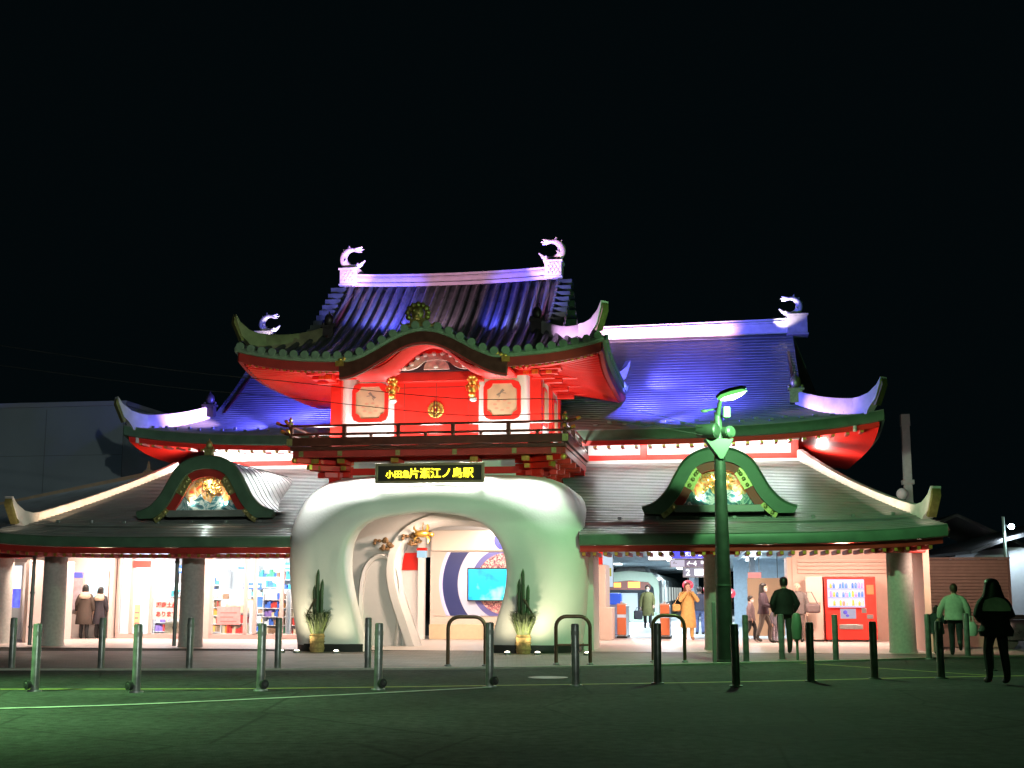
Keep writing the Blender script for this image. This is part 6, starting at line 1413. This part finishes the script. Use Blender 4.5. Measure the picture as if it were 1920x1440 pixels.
    HS = lambda m_: [tuple(hc + Vector(((Vector(q) - hc).x * 1.12 * hair_w, (Vector(q) - hc).y * 1.12, (Vector(q) - hc).z * 1.12)) ) for q in m_.v]
    S = Matrix.Scale(k, 4); mb.v = [tuple(S @ Vector(q)) for q in mb.v]
    mb.build('body', [top, legs, SKIN, shoes, mat('eye', (.02, .02, .02), .2), mat('lips', (.42, .17, .15), .5)], P)
    def child(m, name, mm):
        m.v = [tuple(S @ Vector(q)) for q in m.v]; return m.build(name, mm, P)
    if coat:
        z0 = coat_len; c = coat_w; m = MB(); fl = (1 + .25 * (.95 - z0)) * c
        rings = [(z0, 0, .01, .205 * fl, .165 * fl), (z0 + .02, 0, .01, .21 * fl, .17 * fl)]
        if z0 < .8: rings.append(((z0 + .95) / 2, 0, 0, .205 * c * (1 + fl) / 2, .160 * c * (1 + fl) / 2))
        rings += [(.97, 0, 0, .195 * c, .150 * c), (1.10, 0, -L * .3, .19 * c, .140 * c), (1.26, 0, -L * .6, .205 * c, .145 * c), (1.37, 0, -L * .85, .185 * c, .120), (1.425, 0, -L * .92, .140, .095), (1.475, 0, -L, .082, .080)]
        m.loft(rings, 28)
        rnd = random.Random(int(x * 100)); ph = rnd.uniform(0, 6)      # folds
        nv = []
        for q in m.v:
            a = math.atan2(q[1], q[0]); t = max(0, 1.2 - q[2]); fo = 1 + .05 * t * math.sin(5 * a + ph) + .03 * t * math.sin(9 * a - ph); nv.append((q[0] * fo, q[1] * fo, q[2]))
        m.v = nv
        CT = child(m, 'coat', coat)
        if sleeves:
            for sx, (el, wp) in zip((-1, 1), arms):
                el, wp = Vector(el), Vector(wp); sh = Vector((sx * .160, -L * .85, 1.385)); m = MB(); m.tube([sh + Vector((-sx * .07, 0, .03)), sh + Vector((sx * .01, 0, -.005)), sh.lerp(el, .25), (sh + el) / 2 + Vector((sx * .008, 0, 0)), el, (el + wp) / 2, wp - (wp - el).normalized() * .02], [.055, .068, .074 * c, .070 * c, .064 * c, .058 * c, .050], 12); child(m, 'sleeve', coat).parent = CT
    if scarf: m = MB(); m.lathe([(.10, 1.37), (.135, 1.40), (.15, 1.45), (.12, 1.50), (.085, 1.52)], (0, -L, 0), 22, cap=False); m.lathe([(.18, 1.28), (.205, 1.34), (.19, 1.40), (.15, 1.45)], (0, -L * .9, 0), 22, cap=False); fc_ = child(m, 'fur_collar', scarf); fc_.parent = CT if coat else P
    m = MB(); y0 = hc.y
    if hair in ('short', 'long', 'bob'):
        m.loft([(hc.z - .055, 0, y0 + .045, .070, .062), (hc.z + .0, 0, y0 + .03, .084, .083), (hc.z + .05, 0, y0 + .018, .086, .100), (hc.z + .095, 0, y0 + .012, .072, .088), (hc.z + .122, 0, y0 + .012, .040, .05), (hc.z + .13, 0, y0 + .012, .01, .012)], 18)
        if hair == 'bob': m.loft([(hc.z - .13, 0, y0 + .03, .085, .075), (hc.z - .06, 0, y0 + .04, .098, .078), (hc.z + .03, 0, y0 + .03, .092, .088)], 18)
        if hair == 'long': m.loft([(hc.z - .36, 0, y0 + .075, .10, .05), (hc.z - .30, 0, y0 + .07, .135, .065), (hc.z - .16, 0, y0 + .05, .135, .085), (hc.z - .05, 0, y0 + .04, .105, .085), (hc.z + .03, 0, y0 + .03, .092, .088)], 18)
        if hair == 'long' or hair == 'bob':
            nv = []; 
            for q in m.v: a = math.atan2(q[1] - y0, q[0]); nv.append((q[0] * (1 + .04 * math.sin(11 * a)), q[1], q[2]))
            m.v = nv
        m.v = HS(m); child(m, 'hair', hair_mat)
    elif hair == 'fringe':
        for q in (-1, 1): m.ball((q * .066, y0 + .03, hc.z - .02), .02, .05, .045, 8)
        m.ball((0, y0 + .075, hc.z - .02), .06, .03, .05, 10); m.v = HS(m); child(m, 'hair', hair_mat)
    if mask: m = MB(); m.loft([(hc.z - .10, 0, y0 - .035, .045, .055), (hc.z - .06, 0, y0 - .022, .066, .078), (hc.z - .012, 0, y0 - .012, .074, .088)], 16); m.v = HS(m); child(m, 'face_mask', mat('mask_white', (.8, .8, .82), .7))
    return P, k
DK = cloth('black', (.02, .02, .022)); BRN = cloth('dark_brown', (.060, .042, .032)); FUR = mat('cream_fur', (.52, .38, .28), .9, bump=.6, bscale=120, var=.2)
PI = math.pi
person('person seen from behind in a long brown coat with a wide fur collar', -13.2, 40.15, PI + .1, 1.60, BRN, DK, coat=BRN, coat_len=.46, coat_w=1.12, hair='bob', scarf=FUR, step=.05)
person('person in a black coat with a fur collar, partly behind the brown coat', -12.78, 40.3, PI - .2, 1.53, DK, DK, coat=cloth('dark_navy', (.025, .022, .03)), coat_len=.48, hair='bob', scarf=FUR)
OL = cloth('olive', (.13, .13, .045)); P, k = person('person in a long olive coat and white mask carrying a dark bag', 5.32, 51.0, 0, 1.62, OL, DK, coat=OL, coat_len=.50, coat_w=1.12, hair='short', mask=True, step=.16, arms=(((-.27, -.0, 1.12), (-.30, -.04, .84)), ((.26, -.0, 1.12), (.24, -.12, .92))))
b = thing('handbag', 'dark handbag hanging from the hand of the person in olive', 'bag', (4.94, 50.9, .36)); MB().box(-.17, .17, -.07, .07, 0, .34).build('bag_body', mat('dark_leather', (.03, .03, .04), .5), b, bevel=.04); MB().tube([(-.10, 0, .33), (-.06, 0, .46), (.06, 0, .46), (.10, 0, .33)], .012, 6).build('handle', MATS['dark_leather'], b)
MU = cloth('mustard', (.58, .34, .11)); person('person in a long mustard coat with red hair, hands raised to the face', 5.32, 39.3, .12, 1.66, MU, MU, shoes=mat('tan_shoe', (.35, .18, .10), .5), coat=MU, coat_len=.36, coat_w=1.05, hair='long', hair_mat=mat('auburn_hair', (.14, .035, .02), .5), step=.10, arms=(((-.27, -.14, 1.20), (-.07, -.22, 1.46)), ((.27, -.14, 1.20), (.07, -.22, 1.46))))
b = thing('shoulder_bag', 'mustard shoulder bag at the side of the person in the mustard coat', 'bag', (4.98, 39.2, .86)); MB().box(-.14, .10, -.10, .06, 0, .22).build('bag_body', MU, b, bevel=.04); MB().tube([(-.08, 0, .21), (.10, 0, .56), (.2, .02, .58)], .012, 6).build('strap', MU, b)
NV = cloth('navy', (.035, .035, .06)); person('person in a dark navy jacket walking away behind the last ticket gate', 6.33, 43.8, PI, 1.56, NV, cloth('denim', (.10, .14, .30)), coat=NV, coat_len=.86, hair='short', step=.12)
person('person in a plum jacket and red cap walking away behind the last ticket gate', 6.72, 44.2, PI - .1, 1.62, cloth('plum', (.06, .03, .06)), cloth('blue_denim', (.08, .10, .28)), coat=cloth('plum', (.06, .03, .06)), coat_len=.86, hair='short', hair_mat=mat('red_cap', (.35, .03, .04), .7), step=.1)
GY = cloth('mauve_grey', (.17, .12, .13)); person('child in a mauve grey jacket striding past the gate', 6.90, 37.6, PI / 2 - .25, 1.28, GY, DK, shoes=mat('light_sole', (.55, .48, .42), .6), coat=GY, coat_len=.80, coat_w=1.1, hair='short', step=.22, lift=.12, mask=True)
person('person in a dark jacket and white mask walking beside the child', 7.16, 37.0, PI / 2 - .45, 1.63, cloth('dark_plum', (.055, .035, .05)), cloth('grey_trousers', (.11, .095, .085)), coat=cloth('dark_plum', (.055, .035, .05)), coat_len=.84, hair='long', mask=True, step=.26, lift=.05, arms=(((-.24, -.06, 1.12), (-.12, -.30, 1.05)), ((.24, -.06, 1.12), (.12, -.30, 1.05))))
person('small child in a grey coat and patterned trousers beside the masked adult', 7.48, 37.1, PI / 2 - .8, 1.02, cloth('slate', (.13, .12, .15)), ramp_mat('patterned_cloth', [(.35, (.16, .15, .22)), (.5, (.45, .42, .5)), (.65, (.2, .16, .2))], scale=18, rough=.8), coat=cloth('slate', (.13, .12, .15)), coat_len=.80, coat_w=1.1, hair='bob', scarf=FUR)
BK = cloth('jet_black', (.006, .006, .006)); person('person seen from behind in a black jacket with hands in the pockets', 6.50, 31.0, PI, 1.74, BK, cloth('dark_olive', (.028, .032, .024)), coat=BK, coat_len=.88, coat_w=1.14, hair='short', arms=(((-.29, .05, 1.12), (-.22, -.08, .93)), ((.29, .05, 1.12), (.22, -.08, .93))))
LG = cloth('light_grey', (.15, .125, .12)); person('bald older person in a light grey coat beside the man in black', 8.30, 37.6, -.5, 1.66, LG, cloth('brown_grey', (.12, .09, .08)), coat=LG, coat_len=.82, coat_w=1.08, hair='fringe', hair_mat=mat('grey_hair', (.35, .32, .30), .7), step=.08, lean=.06)
b = thing('shoulder_bag', 'mauve grey shoulder bag hanging beside the older person', 'bag', (8.66, 37.45, .84)); MB().box(-.20, .22, -.09, .09, 0, .26).build('bag_body', cloth('bag_mauve', (.14, .10, .10)), b, bevel=.06); MB().tube([(-.16, 0, .25), (-.14, .04, .60), (.0, .06, .60), (.16, 0, .25)], .016, 6).build('strap', MATS['cloth_bag_mauve'], b)
DKB = cloth('dark_teal', (.02, .035, .035)); person('dark haired child in a dark coat holding hands before the fence', 9.92, 30.4, PI - .5, 1.10, DKB, cloth('grey_skirt', (.20, .20, .18)), coat=DKB, coat_len=.72, coat_w=1.15, hair='bob', step=.15, lift=.08, arms=(((-.30, .02, 1.12), (-.52, -.05, 1.18)), ((.25, .02, 1.12), (.27, -.06, .88))))
LJ = cloth('pale_jacket', (.42, .46, .38)); person('person in a pale jacket walking past the fence with one heel raised', 10.18, 29.9, PI - .35, 1.58, LJ, cloth('ink', (.016, .018, .022)), coat=LJ, coat_len=.86, coat_w=1.22, hair='short', hair_mat=mat('brown_hair', (.05, .025, .015), .5), step=.24, lift=.20, arms=(((-.30, .04, 1.14), (-.34, -.06, .90)), ((.33, .0, 1.12), (.38, -.08, .90))))
b = thing('white_bag', 'white cloth bag carried low by the person in the pale jacket', 'bag', (10.50, 29.75, .46)); MB().loft([(0, 0, 0, .10, .05), (.08, 0, 0, .15, .07), (.24, 0, 0, .13, .06), (.32, 0, 0, .07, .03)], 14).build('bag_body', mat('white_canvas', (.62, .68, .60), .8), b); MB().tube([(-.05, 0, .31), (-.03, 0, .44), (.03, 0, .44), (.05, 0, .31)], .01, 6).build('handle', MATS['white_canvas'], b)
P, k = person('long haired person in black with a pale shawl at the right edge', 7.80, 21.0, PI + .15, 1.62, BK, cloth('black', (.02, .02, .022)), coat=BK, coat_len=.78, coat_w=1.28, hair='long', hair_w=1.35, step=.20, lean=.05, arms=(((-.30, -.02, 1.14), (-.12, -.22, 1.02)), ((.30, -.02, 1.14), (.12, -.22, 1.02))))
m = MB(); m.loft([(1.20, 0, .035, .255, .175), (1.24, 0, .03, .26, .18), (1.33, 0, .0, .24, .16), (1.40, 0, -.03, .185, .125), (1.46, 0, -.04, .10, .09)], 24); m.v = [tuple(Vector(q) * k) for q in m.v]; m.build('shawl', cloth('pale_shawl', (.60, .60, .46)), P)
sc2 = thing('parked_scooter', 'dark parked scooter half outside the right edge before the house', 'scooter', (13.15, 33.0, .012), R(65))
DM = mat('dark_scooter_paint', (.03, .03, .035), .3, var=.2)
for yy in (-.55, .55): MB().tube([(-.05, yy, .24), (.05, yy, .24)], .24, 20).build('wheel', BLACK, sc2)
m = MB(); m.loft([(.22, 0, .35, .14, .38), (.45, 0, .38, .19, .46), (.66, 0, .40, .17, .44), (.74, 0, .42, .12, .38)], 18); m.box(-.14, .14, -.35, .2, .24, .32); m.tube([(0, -.50, .35), (0, -.38, .95)], .07, 10); m.box(-.19, .19, -.5, -.42, .35, .85); m.build('scooter_body', DM, sc2, bevel=.02)
MB().loft([(.75, 0, .40, .13, .38), (.82, 0, .40, .15, .42), (.86, 0, .40, .12, .36)], 16).build('seat', BLACK, sc2); m = MB(); m.tube([(-.34, -.30, 1.02), (0, -.36, .98), (.34, -.30, 1.02)], .022, 8); m.build('handlebar', BLACK, sc2)
for sx in (-1, 1): MB().tube([(sx * .24, -.32, 1.0), (sx * .30, -.34, 1.20)], .008, 6).ball((sx * .31, -.34, 1.24), .07, .015, .05, 10).build('mirror', BLACK, sc2)
MB().ball((0, -.48, .92), .09, .05, .08).build('headlight', STEEL, sc2)
MB().box(-.18, .18, .62, .98, .85, 1.20).build('top_box', DM, sc2, bevel=.05)
